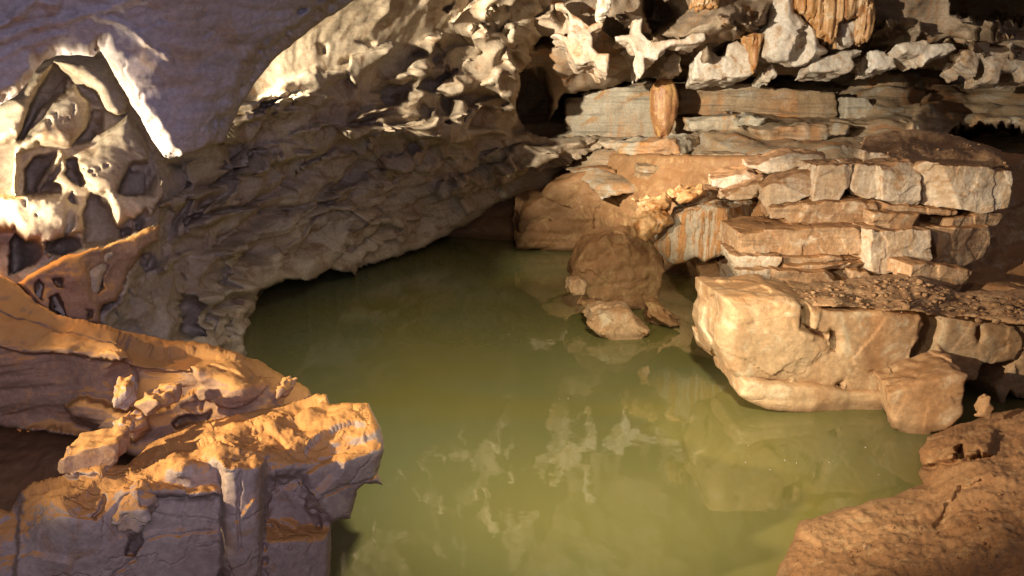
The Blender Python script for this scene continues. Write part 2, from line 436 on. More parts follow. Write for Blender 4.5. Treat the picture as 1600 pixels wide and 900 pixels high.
M['block']  = rock('tan_block', (0.50, 0.34, 0.21), (0.40, 0.24, 0.13), (0.60, 0.50, 0.38), mud=0.8, sc=2.4, bump=0.6, strat=0.6, stain=((0.26, 0.14, 0.07), 3.0, 0.4))
M['pale']   = rock('pale_block', (0.60, 0.53, 0.44), (0.52, 0.40, 0.28), (0.42, 0.27, 0.15), mud=0.8, sc=2.6, bump=0.6, strat=0.35, stain=((0.38, 0.24, 0.13), 3.0, 0.4))
M['boulder']= rock('smooth_boulder', (0.56, 0.40, 0.25), (0.46, 0.28, 0.15), (0.64, 0.53, 0.38), stain=((0.40, 0.20, 0.09), 2.0, 0.35), crack=0.8, mud=0.5, mud_lo=0.6, mud_hi=1.0, sc=1.3, bump=0.3, bd=0.02, strat=0.2)
M['brown']  = rock('mud_coated_rock', (0.33, 0.19, 0.09), (0.27, 0.14, 0.06), (0.40, 0.26, 0.12), mud=0.4, sc=1.6, bump=0.4, rough=0.7, spec=0.4)
M['stripe'] = rock('striped_rock', (0.5, 0.4, 0.3), (0.5, 0.4, 0.3), None, sc=2.0, bump=0.6, bd=0.02, stripe=((0.48, 0.42, 0.33), (0.42, 0.22, 0.09), 11.0))
M['mud']    = rock('trodden_mud', (0.42, 0.24, 0.12), (0.34, 0.18, 0.085), (0.50, 0.32, 0.17), sc=1.8, bump=0.8, bd=0.02, fine=45.0, rough=0.8, spec=0.3)
M['rubble'] = rock('earthy_rubble', (0.40, 0.25, 0.14), (0.30, 0.17, 0.09), (0.50, 0.36, 0.22), sc=5.0, bump=0.9, bd=0.03, fine=40.0)
M['ledge']  = rock('mud_topped_limestone', (0.42, 0.34, 0.27), (0.36, 0.27, 0.22), (0.36, 0.23, 0.14), mud=0.95, mudc=(0.50, 0.25, 0.075), mud_lo=0.5, mud_hi=0.8, sc=1.6, bump=0.5, strat=0.10, crack=1.6)
M['orange'] = rock('orange_clay_rock', (0.40, 0.26, 0.16), (0.34, 0.22, 0.14), (0.42, 0.24, 0.11), mud=0.8, mudc=(0.54, 0.28, 0.08), mud_lo=0.35, mud_hi=0.7, sc=1.8, bump=0.6, strat=0.35)

def st(o, label=None, cat=None): return props(o, kind='structure')

# ------------------------------------------------------------------ water and pool bed
def water_material():
    m = bpy.data.materials.new('pool_water'); m.use_nodes = True; nt = m.node_tree; N = nt.nodes; L = nt.links
    N.remove(N["Principled BSDF"]); out = N["Material Output"]
    geo = N.new("ShaderNodeNewGeometry")
    n1 = N.new("ShaderNodeTexNoise"); n1.inputs["Scale"].default_value = 0.35; n1.inputs["Detail"].default_value = 4; n1.inputs["Distortion"].default_value = 0.8
    L.new(geo.outputs["Position"], n1.inputs["Vector"])
    mr = N.new("ShaderNodeMapRange"); mr.inputs[1].default_value = .35; mr.inputs[2].default_value = .65; L.new(n1.outputs["Fac"], mr.inputs[0])
    mx = N.new("ShaderNodeMix"); mx.data_type = 'RGBA'; mx.inputs[6].default_value = (0.185, 0.168, 0.048, 1); mx.inputs[7].default_value = (0.155, 0.165, 0.078, 1)
    L.new(mr.outputs[0], mx.inputs[0])
    df = N.new("ShaderNodeBsdfDiffuse"); L.new(mx.outputs[2], df.inputs[0])
    tr = N.new("ShaderNodeBsdfTransparent"); tr.inputs[0].default_value = (0.75, 0.80, 0.45, 1)
    m1 = N.new("ShaderNodeMixShader"); m1.inputs[0].default_value = 0.16; L.new(df.outputs[0], m1.inputs[1]); L.new(tr.outputs[0], m1.inputs[2])
    gl = N.new("ShaderNodeBsdfGlossy"); gl.inputs["Roughness"].default_value = 0.03; gl.inputs[0].default_value = (1, 1, 1, 1)
    fr = N.new("ShaderNodeFresnel"); fr.inputs[0].default_value = 1.5
    n2 = N.new("ShaderNodeTexNoise"); n2.inputs["Scale"].default_value = 2.2; n2.inputs["Detail"].default_value = 3
    L.new(geo.outputs["Position"], n2.inputs["Vector"])
    bp = N.new("ShaderNodeBump"); bp.inputs["Strength"].default_value = 0.05; bp.inputs["Distance"].default_value = 0.05
    L.new(n2.outputs["Fac"], bp.inputs["Height"]); L.new(bp.outputs[0], gl.inputs["Normal"]); L.new(bp.outputs[0], fr.inputs["Normal"])
    m2 = N.new("ShaderNodeMixShader"); L.new(fr.outputs[0], m2.inputs[0]); L.new(m1.outputs[0], m2.inputs[1]); L.new(gl.outputs[0], m2.inputs[2])
    L.new(m2.outputs[0], out.inputs[0]); return m
def sheet(name, x0, x1, y0, y1, z, m, n=2, amp=0.0):
    X, Y = np.meshgrid(np.linspace(x0, x1, n), np.linspace(y0, y1, n)); P = np.stack([X, Y, X * 0 + z], -1)
    if amp: P[..., 2] += amp * fbm(P, 0.8, 4, 3)
    i = np.arange(n * n).reshape(n, n); Q = np.stack([i[:-1, :-1], i[:-1, 1:], i[1:, 1:], i[1:, :-1]], -1).reshape(-1, 4)
    return st(make_mesh(name, P.reshape(-1, 3), Q, m, base=False))
sheet('pool_water', -9, 12, -1, 24, 0.0, water_material())
sheet('pool_bed', -9, 12, -1, 24, -0.55, M['brown'], 160, 0.25)

# ------------------------------------------------------------------ far cave wall (closes the chamber)
st(relief('far_cave_wall', [(-500, -500), (2200, -500), (2200, 620), (-500, 620)],
   [(-500, -500, 13), (800, -500, 14), (2200, -500, 14), (-500, 600, 14), (0, 100, 17), (800, 100, 19), (1600, 100, 18.5), (2200, 100, 17), (800, 600, 18), (2200, 600, 14)],
   M['back'], step=7, edge=(5, 0.1), back=0.5, noise=lambda P, X, Y, N: 0.5 * fbm(P, 0.4, 4) - 0.25 * scallop(P, 0.9)))

# ------------------------------------------------------------------ back ceiling and the bedded wall under it
_r = np.random.RandomState(21); teeth = []
for _k in range(34):                                   # ragged small fins between the large ones
    _x = _r.uniform(858, 1600); _y = _r.uniform(20, 112); _a = _r.uniform(0, 6.28); _n = _r.choice([3, 4, 5]); _q = []
    for _i in range(_n):
        _t = _a + 6.283 * _i / _n; _R = _r.uniform(12, 30); _q.append((_x + _R * cos(_t), _y + .8 * _R * sin(_t)))
        _t += 3.14 / _n; _R = _r.uniform(4, 9); _q.append((_x + _R * cos(_t), _y + .8 * _R * sin(_t)))
    teeth.append(raise_(_q, _r.uniform(.25, .6), 2, 1.5, .12, 8))
def n_back(P, X, Y, N): return 0.16 * fbm(P, 0.8, 4, 2) - 0.14 * scallop(P, (1.1, 1.1, 1.5), 3) - 0.10 * sstep(30, 70, Y) * scallop(P, 2.6, 7)
st(relief('back_cave_ceiling',
   [(760, -260), (1760, -260), (1760, 128), (1600, 120), (1540, 116), (1480, 112), (1400, 112), (1300, 118), (1180, 122), (1080, 126), (1010, 128), (940, 140), (880, 150), (850, 215), (800, 215)],
   [(760, -260, 9), (1200, -260, 9.5), (1760, -260, 9.5), (780, 0, 12.2), (1000, 0, 13.2), (1200, 10, 13.4), (1450, 0, 13.4), (900, 80, 13.0), (1000, 70, 13.3), (1100, 80, 13.7), (1200, 75, 13.7), (1450, 75, 13.7), (1600, 90, 13.6), (1760, 0, 12.5), (860, 200, 14.9), (1000, 125, 15.0), (1100, 122, 15.2), (1400, 112, 15.0), (1760, 120, 14)],
   M['back'], step=3.2, edge=(12, 0.3), back=2.5, noise=n_back,
   feats=teeth + [pit([(1000, -20), (1075, -20), (1078, 12), (1056, 38), (1020, 56), (1008, 30)], 2.0, 30),
          raise_([(1476, -80), (1720, -80), (1720, 48), (1600, 40), (1530, 33), (1484, 20)], -3.0, 5, 4),
          pit([(950, 25), (985, 20), (992, 60), (965, 75), (950, 55)], 0.6, 14),
          raise_([(812, 130), (850, 118), (862, 160), (852, 214), (812, 212), (806, 170)], -1.5, 4, 3),
          pit([(1042, 66), (1100, 62), (1088, 105), (1060, 110), (1035, 95)], 0.5, 20),
          pit([(830, 60), (880, 60), (880, 82), (835, 88)], 0.6, 14),
          pit([(1455, 88), (1500, 84), (1500, 118), (1440, 118)], 0.4, 18),
          raise_([(1060, 50), (1130, 10), (1215, 5), (1190, 60), (1100, 70)], 0.35, 10, 3, 0.3, 40),
          groove([(1010, 58), (1060, 36), (1100, 0), (1120, -30)], 6, 0.35)]))
def n_bed(P, X, Y, N):
    return 0.05 * ridged(P, (0.4, 0.4, 5.0), 3, 4) + 0.08 * fbm(P, 1.2, 4, 6) + 0.05 * np.sign(perlin(P, (0.5, 0.5, 4.5), 9)) * np.clip(np.abs(perlin(P, (0.5, 0.5, 4.5), 9)) * 6, 0, 1)
st(relief('bedded_cave_wall',
   [(780, 120), (900, 112), (1080, 116), (1400, 100), (1800, 100), (1800, 320), (1580, 330), (1340, 270), (1200, 300), (1000, 300), (940, 310), (880, 260), (780, 240)],
   [(780, 120, 16.2), (1000, 120, 15.9), (1400, 110, 15.6), (1800, 110, 14.5), (850, 215, 15.6), (1050, 215, 15.0), (1300, 190, 14.8), (1500, 205, 14.4), (1800, 210, 13.5), (1000, 300, 12.6), (1200, 290, 10.6), (1300, 240, 12.0), (1500, 240, 11.5), (1580, 320, 10.5), (1800, 320, 10.2)],
   M['tanbed'], step=3, edge=(10, 0.2), back=2.0, noise=n_bed,
   feats=[raise_([(1468, 212), (1500, 198), (1530, 192), (1560, 194), (1640, 205), (1820, 205), (1820, 300), (1600, 292), (1540, 262), (1490, 232)], -3.5, 3, 4),
          groove([(860, 219), (950, 214), (1010, 212), (1100, 206), (1180, 200), (1330, 208)], 5, 0.25),
          raise_([(1420, 200), (1440, 160), (1472, 130), (1540, 124), (1800, 120), (1800, 200), (1560, 190), (1500, 200), (1460, 208)], 0.3, 5, 4, 0.15, 40)]))
g = 'bedded wall blocks'
for poly, d, mt, lb in [
    ([(884, 157), (915, 155), (912, 144), (976, 138), (1016, 124), (1030, 126), (1030, 216), (955, 218), (857, 219), (872, 210), (893, 204), (884, 190)], 15.0, 'grey', 'pale grey cracked rock block left of the brown stalactite'),
    ([(1060, 129), (1180, 128), (1306, 143), (1311, 160), (1308, 186), (1200, 190), (1082, 184), (1062, 182)], 14.9, 'tanbed', 'long tan rock bed with orange streaked end right of the brown stalactite'),
    ([(1322, 150), (1362, 152), (1375, 172), (1348, 190), (1318, 188)], 14.6, 'grey', 'small grey broken block past the end of the long tan bed')]:
    stone('rock_bed', poly, d, M[mt], T=1.0, px=2.6, rough=0.05, rf=1.6, strata=0.035, sf=5, chips=0, label=lb, cat='rock ledge')
for i, (poly, d, lb) in enumerate([
    ([(1075, 186), (1150, 178), (1210, 184), (1188, 204), (1110, 212), (1080, 206)], 14.0, 'thin grey layered slab just below and right of the brown stalactite'),
    ([(1186, 204), (1260, 190), (1340, 196), (1330, 212), (1240, 230), (1190, 222)], 13.3, 'brownish flat slab lying beyond the stack of blocks'),
    ([(1330, 190), (1420, 186), (1468, 204), (1460, 220), (1400, 214), (1340, 206)], 13.6, 'flat rock slab beside the dark opening at right'),
    ([(940, 226), (1060, 214), (1180, 214), (1120, 238), (1010, 250), (950, 244)], 13.6, 'thin tilted grey slab above the brown rock face'),
    ([(1000, 262), (1120, 240), (1200, 236), (1160, 262), (1080, 284), (1000, 290)], 12.4, 'mossy brown slab between the striped rock and the back wall')]):
    stone('rock_slab', poly, d, M['grey'] if i in (0, 3) else M['tanbed'], T=0.9, px=2.8, rough=0.06, rf=2.2, strata=0.04, sf=7, chips=2, label=lb, cat='rock slab')

# ------------------------------------------------------------------ left wall: long pitted overhang running from the left edge to the back
LW = [(-260, -120), (890, -120), (868, -30), (846, -6), (852, 22), (836, 40), (850, 58), (828, 78), (832, 98), (812, 116), (816, 134), (806, 160), (814, 186), (826, 206), (868, 214), (900, 212), (1000, 212), (1062, 222), (1064, 230), (1010, 244), (960, 262), (900, 283), (850, 298), (812, 310),
      (760, 330), (735, 348), (700, 368), (668, 385), (630, 402), (590, 416), (566, 420), (562, 434), (550, 426), (520, 424), (485, 438), (452, 440),
      (418, 456), (404, 470), (396, 500), (388, 528), (390, 556), (340, 600), (200, 620), (-260, 620)]
LC = [(-260, -100, 6.2), (-260, 300, 6.2), (-260, 600, 5.6), (0, 60, 6.2), (0, 300, 5.9), (0, 480, 5.6), (130, 60, 6.7), (130, 200, 6.5), (250, 120, 7.2), (250, 240, 6.9), (250, 300, 6.8), (230, 450, 6.5), (300, 540, 7.2),
      (390, 400, 8.2), (392, 540, 8.7), (400, 80, 8.2), (400, 205, 8.0), (400, 250, 8.5), (400, 320, 8.4), (400, -80, 7.6), (560, 70, 9.5), (560, 150, 9.7), (560, 215, 9.7), (560, 258, 10.4), (560, 330, 10.5), (560, 420, 11.6), (700, 60, 11.2), (700, 150, 11.5), (700, 225, 11.5), (700, 262, 12.2),
      (700, 360, 13.6), (850, 190, 13.9), (850, 225, 13.8), (850, 290, 14.4), (1060, 226, 14.9), (600, -60, 8.6), (840, -60, 11.2), (700, 0, 10.4), (820, 60, 12.3)]
def n_left(P, X, Y, N):
    sx = sstep(430, 560, X)
    big = scallop(P, (0.9, 0.9, 1.1), 1.0); med = scallop(P + 0.15 * perlin(P, 1.5, 3)[..., None], (1.9, 1.9, 2.6), 2.0)
    low = sstep(215, 280, Y + 0.12 * (X - 500)) * sstep(250, 420, X)
    smooth = 1 - 0.75 * (1 - sstep(230, 330, X)) * (1 - sstep(430, 480, Y))
    h = 0.12 * fbm(P, 0.6, 4, 1.0) * smooth
    h = h - 0.17 * smooth * big * (1 - .4 * low) - (0.12 * smooth * (1 - .45 * low) + 0.02) * med
    h = h + low * 0.08 * fbm(P, (1.3, 1.3, 2.6), 4, 12.0)
    tt = (Y + 0.36 * (X - 400) + 26 * fbm(P, (0.45, 0.45, 0.9), 3, 21.0)) / (46 - 0.022 * (X - 400))
    fr = tt - np.floor(tt); h = h - low * 0.10 * scallop(P, (1.5, 1.5, 2.2), 13.0); amp = 0.35 + 0.9 * np.abs(perlin(np.stack([X * 0.006, np.floor(tt), X * 0], -1), 1.0, 2.0)) * 1.6
    h = h + low * 0.30 * amp * (fr ** 1.3 * (1 - sstep(0.86, 1.0, fr)) - 0.25)
    h = h + low * 0.05 * facet(P, (1.6, 1.6, 3.0), 4.0)
    up = (1 - sstep(60, 150, Y + 0.40 * (X - 600))) * sstep(300, 420, X) * (1 - sstep(640, 760, X)); h = h * (1 - 0.75 * up)
    bed = ridged(P + 0.2 * perlin(P, 0.7, 5)[..., None], (0.5, 0.5, 3.2), 3, 7.0)
    h = h + 0.07 * bed * low + 0.03 * fbm(P, 5.0, 4, 9.0) * (0.6 + 0.4 * low)
    return h
lf = [
  # pale fins standing proud of the wall
  raise_([(410,149),(444,125),(501,105),(515,111),(552,105),(554,88),(589,78),(621,71),(624,82),(603,95),(582,108),(557,137),(549,118),(528,125),(501,149),(489,162),(480,162),(471,149),(457,162),(434,157),(407,159)], .32, 3, 2, .12, 14),
  raise_([(344,225),(352,193),(366,170),(388,153),(405,155),(419,162),(456,165),(463,176),(486,172),(463,189),(439,213),(405,223)], .30, 3, 2, .12, 14),
  raise_([(533,204),(609,201),(650,203),(677,189),(684,169),(690,189),(714,192),(721,152),(744,152),(752,165),(771,159),(758,189),(755,203),(802,203),(805,211),(751,220),(724,233),(697,238),(663,238),(643,221),(630,223),(609,233),(589,233),(576,219),(555,225),(538,216)], .42, 3, 2, .15, 14),
  raise_([(748,64),(761,47),(775,59),(798,64),(817,52),(819,71),(805,81),(810,101),(815,128),(815,145),(800,160),(786,150),(758,145),(704,149),(690,138),(711,118),(738,101),(763,89),(751,78)], .45, 3, 2, .15, 16),
  raise_([(706,39),(763,15),(768,-10),(820,-10),(812,17),(785,30),(758,47),(748,68),(733,66),(711,46)], .5, 3, 2, .15, 14),
  raise_([(645,110),(672,86),(676,108)], .3, 3, 1), raise_([(668,60),(710,55),(690,64)], .2, 2, 1),
  raise_([(600,262),(640,240),(700,240),(720,262),(690,276),(620,284)], .25, 4, 5, .1, 16),
  raise_([(680,300),(720,278),(752,290),(740,312),(700,322)], .25, 4, 4, .1, 16),
  raise_([(770,262),(810,236),(870,226),(960,224),(940,246),(860,262),(800,284)], .25, 4, 6, .1, 16),
  # dark holes
  pit([(600,140),(612,124),(650,126),(658,150),(640,168),(606,166)], .8, 22), pit([(555,68),(575,60),(590,66),(586,74)], .3, 8),
  pit([(690,4),(715,0),(722,14),(704,24),(690,18)], .5, 12), pit([(503,72),(520,68),(516,86),(505,84)], .3, 8), pit([(538,92),(552,84),(552,98),(530,104)], .3, 8),
  raise_([(812,160),(820,126),(842,116),(853,165),(846,208),(816,206)], -1.6, 5, 4), pit([(786,22),(812,20),(798,50),(782,58),(770,56)], .4, 12),
  pit([(470,150),(480,146),(482,162),(472,166)], .25, 6), pit([(655,190),(690,192),(670,204),(640,204)], .3, 8), pit([(740,165),(752,160),(746,192),(734,192)], .4, 8),
  pit([(832,60),(870,62),(862,86),(836,86)], .5, 14),
  # hollows in the cream wall at far left
  pit([(83,104),(111,118),(106,140),(66,168),(38,212),(26,214),(48,160),(66,128)], .42, 16), pit([(145,168),(166,175),(162,203),(135,222),(115,222),(134,200)], .36, 14),
  pit([(35,292),(36,262),(52,240),(78,230),(102,230),(98,262),(84,282),(102,290),(98,302),(62,302),(40,300)], .55, 20), pit([(101,270),(106,242),(124,240),(128,262),(138,280),(126,292),(112,284)], .5, 14),
  pit([(205,250),(212,262),(234,264),(240,284),(234,302),(210,304),(188,300),(196,276)], .38, 18),
  pit([(10,424),(12,372),(22,356),(40,372),(64,364),(72,388),(56,412),(20,426)], .7, 24), pit([(72,372),(96,366),(128,368),(132,384),(104,398),(74,390)], .6, 16),
  pit([(131,385),(130,330),(140,300),(158,300),(172,326),(184,352),(186,378),(160,388)], .45, 22), pit([(101,362),(104,312),(114,300),(124,320),(120,350),(104,368)], .25, 9),
  pit([(184,356),(208,354),(204,370),(190,372)], .4, 9), pit([(212,340),(232,320),(236,330),(224,356),(214,358)], .4, 8),
  pit([(76,494),(80,462),(92,458),(102,474),(106,496),(90,500)], .45, 12), pit([(54,440),(62,434),(70,442),(66,470),(56,462)], .4, 8), pit([(80,434),(98,432),(102,452),(90,446)], .3, 7),
  pit([(134,480),(142,482),(142,498),(134,500)], .3, 5),
  pit([(214,396),(232,390),(262,400),(250,420),(232,424),(218,414)], .5, 15), pit([(296,516),(292,468),(300,458),(322,462),(330,500),(332,524),(306,530)], .8, 18),
  pit([(355,420),(372,410),(380,424),(376,452),(360,450)], .4, 12), pit([(306,426),(316,424),(318,440),(308,440)], .25, 6), pit([(368,500),(376,500),(376,530),(368,530)], .3, 7), pit([(340,490),(352,480),(362,486),(352,520),(340,510)], .25, 8),
  pit([(388,170),(398,172),(396,184),(386,182)], .15, 5), pit([(312,340),(326,330),(330,345),(318,356)], .3, 9), pit([(306,272),(318,266),(318,290),(308,290)], .25, 8), pit([(338,252),(346,244),(352,262),(338,266)], .3, 8),
  *[pit([(x - a, y - b), (x + a * .3, y - b * 1.3), (x + a, y), (x + .2 * a, y + b), (x - a * .7, y + b * .8)], .10, 4, 1.0) for x, y, a, b in
    [(78,190,4,6),(88,180,2,6),(95,186,2,5),(115,172,3,8),(108,184,3,2),(146,262,5,3),(158,258,3,4),(170,254,5,3),(182,268,3,4),(150,270,3,3),(40,312,2,5),(60,330,2,2),(25,296,2,6),(190,255,3,2),(135,258,3,3),
     (376,178,3,3),(385,192,4,3),(412,168,3,4),(424,170,2,4),(436,172,3,3),(449,174,2,4),(398,200,4,3),(412,196,6,4),(370,198,5,5),(495,110,6,4),(552,92,6,4)]],
  # rims, pillars and drips
  raise_([(88,92),(118,90),(146,94),(170,100),(196,150),(200,172),(186,180),(168,172),(150,140),(120,122)], .34, 4, 2, .15, 22),
  raise_([(-60,225),(0,218),(30,206),(40,180),(60,140),(84,104),(90,92),(60,104),(30,146),(-60,170)], .18, 5, 2, .1, 16),
  raise_([(20,216),(48,206),(70,180),(84,160),(120,132),(140,160),(132,200),(112,224),(60,222),(28,236),(24,300),(16,290)], .14, 5, 2, .12, 24),
  raise_([(150,230),(170,205),(200,180),(236,235),(240,250),(210,252),(196,276),(180,304),(150,300),(130,280),(126,250)], .16, 5, 2, .14, 26),
  raise_([(165,300),(196,304),(240,300),(258,262),(262,310),(240,335),(216,358),(206,340),(186,352),(172,320)], .16, 4, 2, .12, 20),
  ridge([(62,290),(80,262),(98,236)], 9, .16),
  ridge([(258,255),(264,300),(258,330),(246,350)], 24, .14), ridge([(318,262),(330,280),(322,330),(306,362)], 22, .25), ridge([(395,250),(392,290),(370,320),(330,360)], 16, .25),
  ridge([(222,402),(200,430),(190,470),(160,500)], 26, .25), ridge([(262,420),(300,405),(380,396),(386,402)], 14, .25), ridge([(330,470),(404,456),(410,460)], 16, .28), ridge([(350,490),(385,500),(388,545)], 10, .2),
  raise_([(-60,300),(40,300),(100,304),(130,330),(128,360),(96,366),(80,396),(66,372),(40,372),(18,350),(-60,360)], .16, 5, 3, .1, 25),
  raise_([(60,440),(90,402),(130,390),(190,372),(246,350),(246,372),(222,392),(180,410),(150,470),(100,520),(40,470)], .28, 5, 3, .15, 25),
  groove([(300,208),(420,190),(520,168),(640,148)], 3, .06), groove([(262,250),(300,262)], 5, .1), groove([(560,150),(700,120),(800,118)], 3, .06),
  groove([(420,420),(520,360),(620,330),(700,300),(800,262)], 7, .16), groove([(430,330),(520,322),(600,290),(700,262)], 8, .22), groove([(470,400),(560,390),(640,362),(720,330)], 6, .15),
]
_r = np.random.RandomState(33); lobes = []
for _k in range(38):                                   # hanging lobes and lips that follow the beds
    _x = _r.uniform(290, 860); _t = _r.rand(); _top = 150 - 0.28 * (_x - 350); _bot = 440 - 0.36 * (_x - 450); _y = _top + (_bot - 20 - _top) * _t
    _w = _r.uniform(16, 60); lob_h = _r.uniform(8, 20); _s = -0.30
    _q = [(_x - _w, _y - _s * _w * 1.0), (_x - _w * .4, _y + _s * -_w * .4 - lob_h), (_x + _w * .3, _y + _s * _w * .3 - lob_h * .9), (_x + _w, _y + _s * _w),
          (_x + _w * .6, _y + _s * _w * .6 + lob_h * _r.uniform(.2, .9)), (_x + _w * .2, _y + _s * _w * .2 + lob_h * _r.uniform(.1, .5)), (_x - _w * .2, _y - _s * _w * .2 + lob_h * _r.uniform(.8, 1.8)), (_x - _w * .5, _y - _s * _w * .5 + lob_h * .3)]
    lobes.append(raise_(_q, _r.uniform(.08, .22), 4, 3, .20, 16))
lf = lobes + lf
st(relief('cave_wall', LW, LC, M['wall'], step=2.7, jit=(4, 0.035), edge=(16, 0.45), back=2.5, noise=n_left, feats=lf))

st(relief('clay_covered_shelf', [(24, 442), (52, 424), (92, 402), (130, 390), (160, 384), (196, 372), (232, 356), (250, 350), (248, 376), (226, 392), (214, 410), (200, 424), (196, 448), (184, 470), (160, 480), (156, 510), (120, 506), (95, 498), (60, 478)],
   [(24, 442, 5.25), (92, 402, 5.42), (160, 384, 5.72), (250, 350, 6.25), (226, 395, 6.1), (190, 450, 5.9), (156, 508, 5.65), (95, 498, 5.4), (60, 478, 5.28), (130, 440, 5.5)],
   M['orange'], step=2.2, jit=(3, 0.05), edge=(10, 0.15), back=1.2,
   feats=[pit([(76,494),(80,462),(92,458),(102,474),(106,496),(90,500)], .45, 12), pit([(54,440),(62,434),(70,442),(66,470),(56,462)], .3, 8), pit([(80,434),(98,432),(102,452),(90,446)], .25, 7), pit([(134,480),(142,482),(142,498),(134,500)], .3, 5), pit([(150,430),(170,410),(180,416),(170,450),(156,460)], .25, 12)],
   noise=lambda P, X, Y, N: 0.05 * fbm(P, 2.2, 5, 3) - 0.05 * scallop(P, 3.0, 4)))

# ------------------------------------------------------------------ smooth slab of ceiling hanging at upper left
SL = [(-320, -300), (720, -300), (600, -30), (548, 6), (506, 34), (468, 62), (432, 92), (400, 130), (378, 162), (362, 196), (350, 222), (320, 232), (292, 240), (266, 250), (256, 246),
      (240, 222), (222, 190), (200, 152), (178, 118), (166, 95), (157, 80), (146, 89), (118, 87), (90, 88), (72, 94), (58, 106), (44, 130), (28, 148), (0, 164), (-60, 176), (-320, 190)]
SC = [(-320, -300, 3.2), (720, -300, 4.6), (200, -300, 3.6), (-320, 180, 4.4), (0, 0, 4.3), (0, 164, 4.75), (90, 90, 4.75), (200, 150, 5.0), (262, 246, 5.25), (300, 0, 4.75), (400, 120, 5.65), (540, 0, 5.9), (350, 220, 5.65)]
sf_ = [ridge([(700, -200), (600, -30), (548, 6), (506, 34), (468, 62), (432, 92), (400, 130), (378, 162), (362, 196), (350, 222)], 34, -.30), ridge([(157, 82), (168, 97), (200, 152), (222, 190), (242, 224), (266, 252)], 20, -.42), ridge([(-160, 186), (0, 166), (30, 148), (46, 130), (60, 106), (90, 88), (145, 91)], 16, -.34),
       ridge([(150, 40), (205, 55), (240, 80), (268, 93)], 8, .035),
       ridge([(-60, 86), (0, 76), (60, 54), (130, 34), (165, 32), (220, 8)], 10, .04), ridge([(-60, 54), (0, 56), (40, 26), (60, 14), (90, 22)], 14, .05), ridge([(-60, 118), (0, 100), (50, 76), (100, 60)], 10, .025),
       groove([(205, 58), (260, 42), (320, 36)], 2.5, .02), groove([(320, 62), (380, 44), (460, 28), (520, 2)], 3, .02), groove([(330, 160), (360, 166)], 2, .02)]
st(relief('cave_ceiling', SL, SC, M['slab'], step=2.6, jit=(1.5, 0.05), edge=(6, 0.06), back=0.35, feats=sf_,
   noise=lambda P, X, Y, N: 0.07 * fbm(P, 0.9, 4, 4) + 0.025 * ridged(P, (0.8, 0.8, 3.5), 3, 3) + 0.010 * fbm(P, 6, 4, 2)))

# ------------------------------------------------------------------ hanging and flowing formations
def flute(freq, amp, seed=0.0):
    def c(f, U, V, W, P, fr): 
        near = np.abs(f) < 0.15; q = np.stack([U[near], W[near], V[near] * 0.12], -1)
        f[near] += amp * ridged(q, freq, 2, seed); return f
    return c
stone('stalactite', [(1013, 150), (1015, 138), (1021, 128), (1029, 122), (1038, 119), (1047, 122), (1055, 129), (1060, 140), (1062, 160), (1059, 180), (1053, 200), (1047, 213), (1041, 222), (1036, 216), (1030, 222), (1024, 214), (1018, 198), (1013, 172)], 14.3, M['brownflow'], taperb=.5,
      T=0.42, px=1.4, pillow=0.22, rnd=0.10, chips=0, rough=0.015, carve=flute(9, 0.012), label='thick rounded brown stalactite hanging in front of the grey bedded wall', cat='stalactite')
stone('flowstone_column', [(1215, -20), (1236, -20), (1240, 18), (1262, 32), (1278, 52), (1280, 68), (1294, 80), (1280, 90), (1262, 99), (1242, 102), (1209, 98), (1195, 88), (1194, 44), (1209, 20)], 13.2, M['white'],
      T=0.7, px=2.0, pillow=0.25, rnd=0.12, chips=0, rough=0.05, carve=lambda f, U, V, W, P, fr: np.maximum(f, -(np.sqrt(((U - 0.09) / 0.19) ** 2 + ((V + 0.25) / 0.36) ** 2 + ((W + 0.18) / 0.35) ** 2) - 1) * 0.19),
      label='bright white calcite column with an arched hollow at upper right', cat='calcite column')
stone('flowstone_drapery', [(1262, -30), (1368, -30), (1370, 10), (1366, 50), (1358, 74), (1350, 68), (1344, 74), (1340, 28), (1322, 34), (1310, 38), (1308, 78), (1300, 70), (1292, 74), (1284, 62), (1272, 64), (1269, 42), (1258, 28), (1240, 14), (1240, -30)], 13.0, M['flow'],
      T=0.5, px=1.7, pillow=0.15, rnd=0.05, chips=0, rough=0.03, carve=flute(8, 0.05, 2), label='orange fluted flowstone curtain hanging right of the white column', cat='flowstone')
stone('flowstone_drapery', [(1084, -24), (1124, -24), (1122, 10), (1112, 15), (1104, 13), (1096, 16), (1084, 12)], 12.6, M['flow'], T=0.4, px=1.7, pillow=0.1, rnd=0.04, chips=0, rough=0.02, carve=flute(9, 0.04, 5),
      label='small orange fringe of flowstone cut off by the top edge', cat='flowstone')
stone('flowstone_streak', [(1160, 56), (1176, 49), (1196, 52), (1191, 74), (1187, 92), (1184, 106), (1180, 117), (1176, 110), (1172, 84)], 13.3, M['flow'], T=0.4, px=1.6, pillow=0.12, rnd=0.05, chips=0, rough=0.03, carve=flute(10, 0.03, 1),
      label='vivid orange tapering flowstone streak left of the white column', cat='flowstone')
stone('flowstone_mound', [(1310, 36), (1340, 26), (1342, 66), (1330, 74), (1312, 76), (1306, 58)], 13.25, M['white'], T=0.5, px=1.8, pillow=0.12, rnd=0.06, chips=0, rough=0.05, rf=4,
      label='white calcite mound framed by the orange flowstone curtain', cat='flowstone')
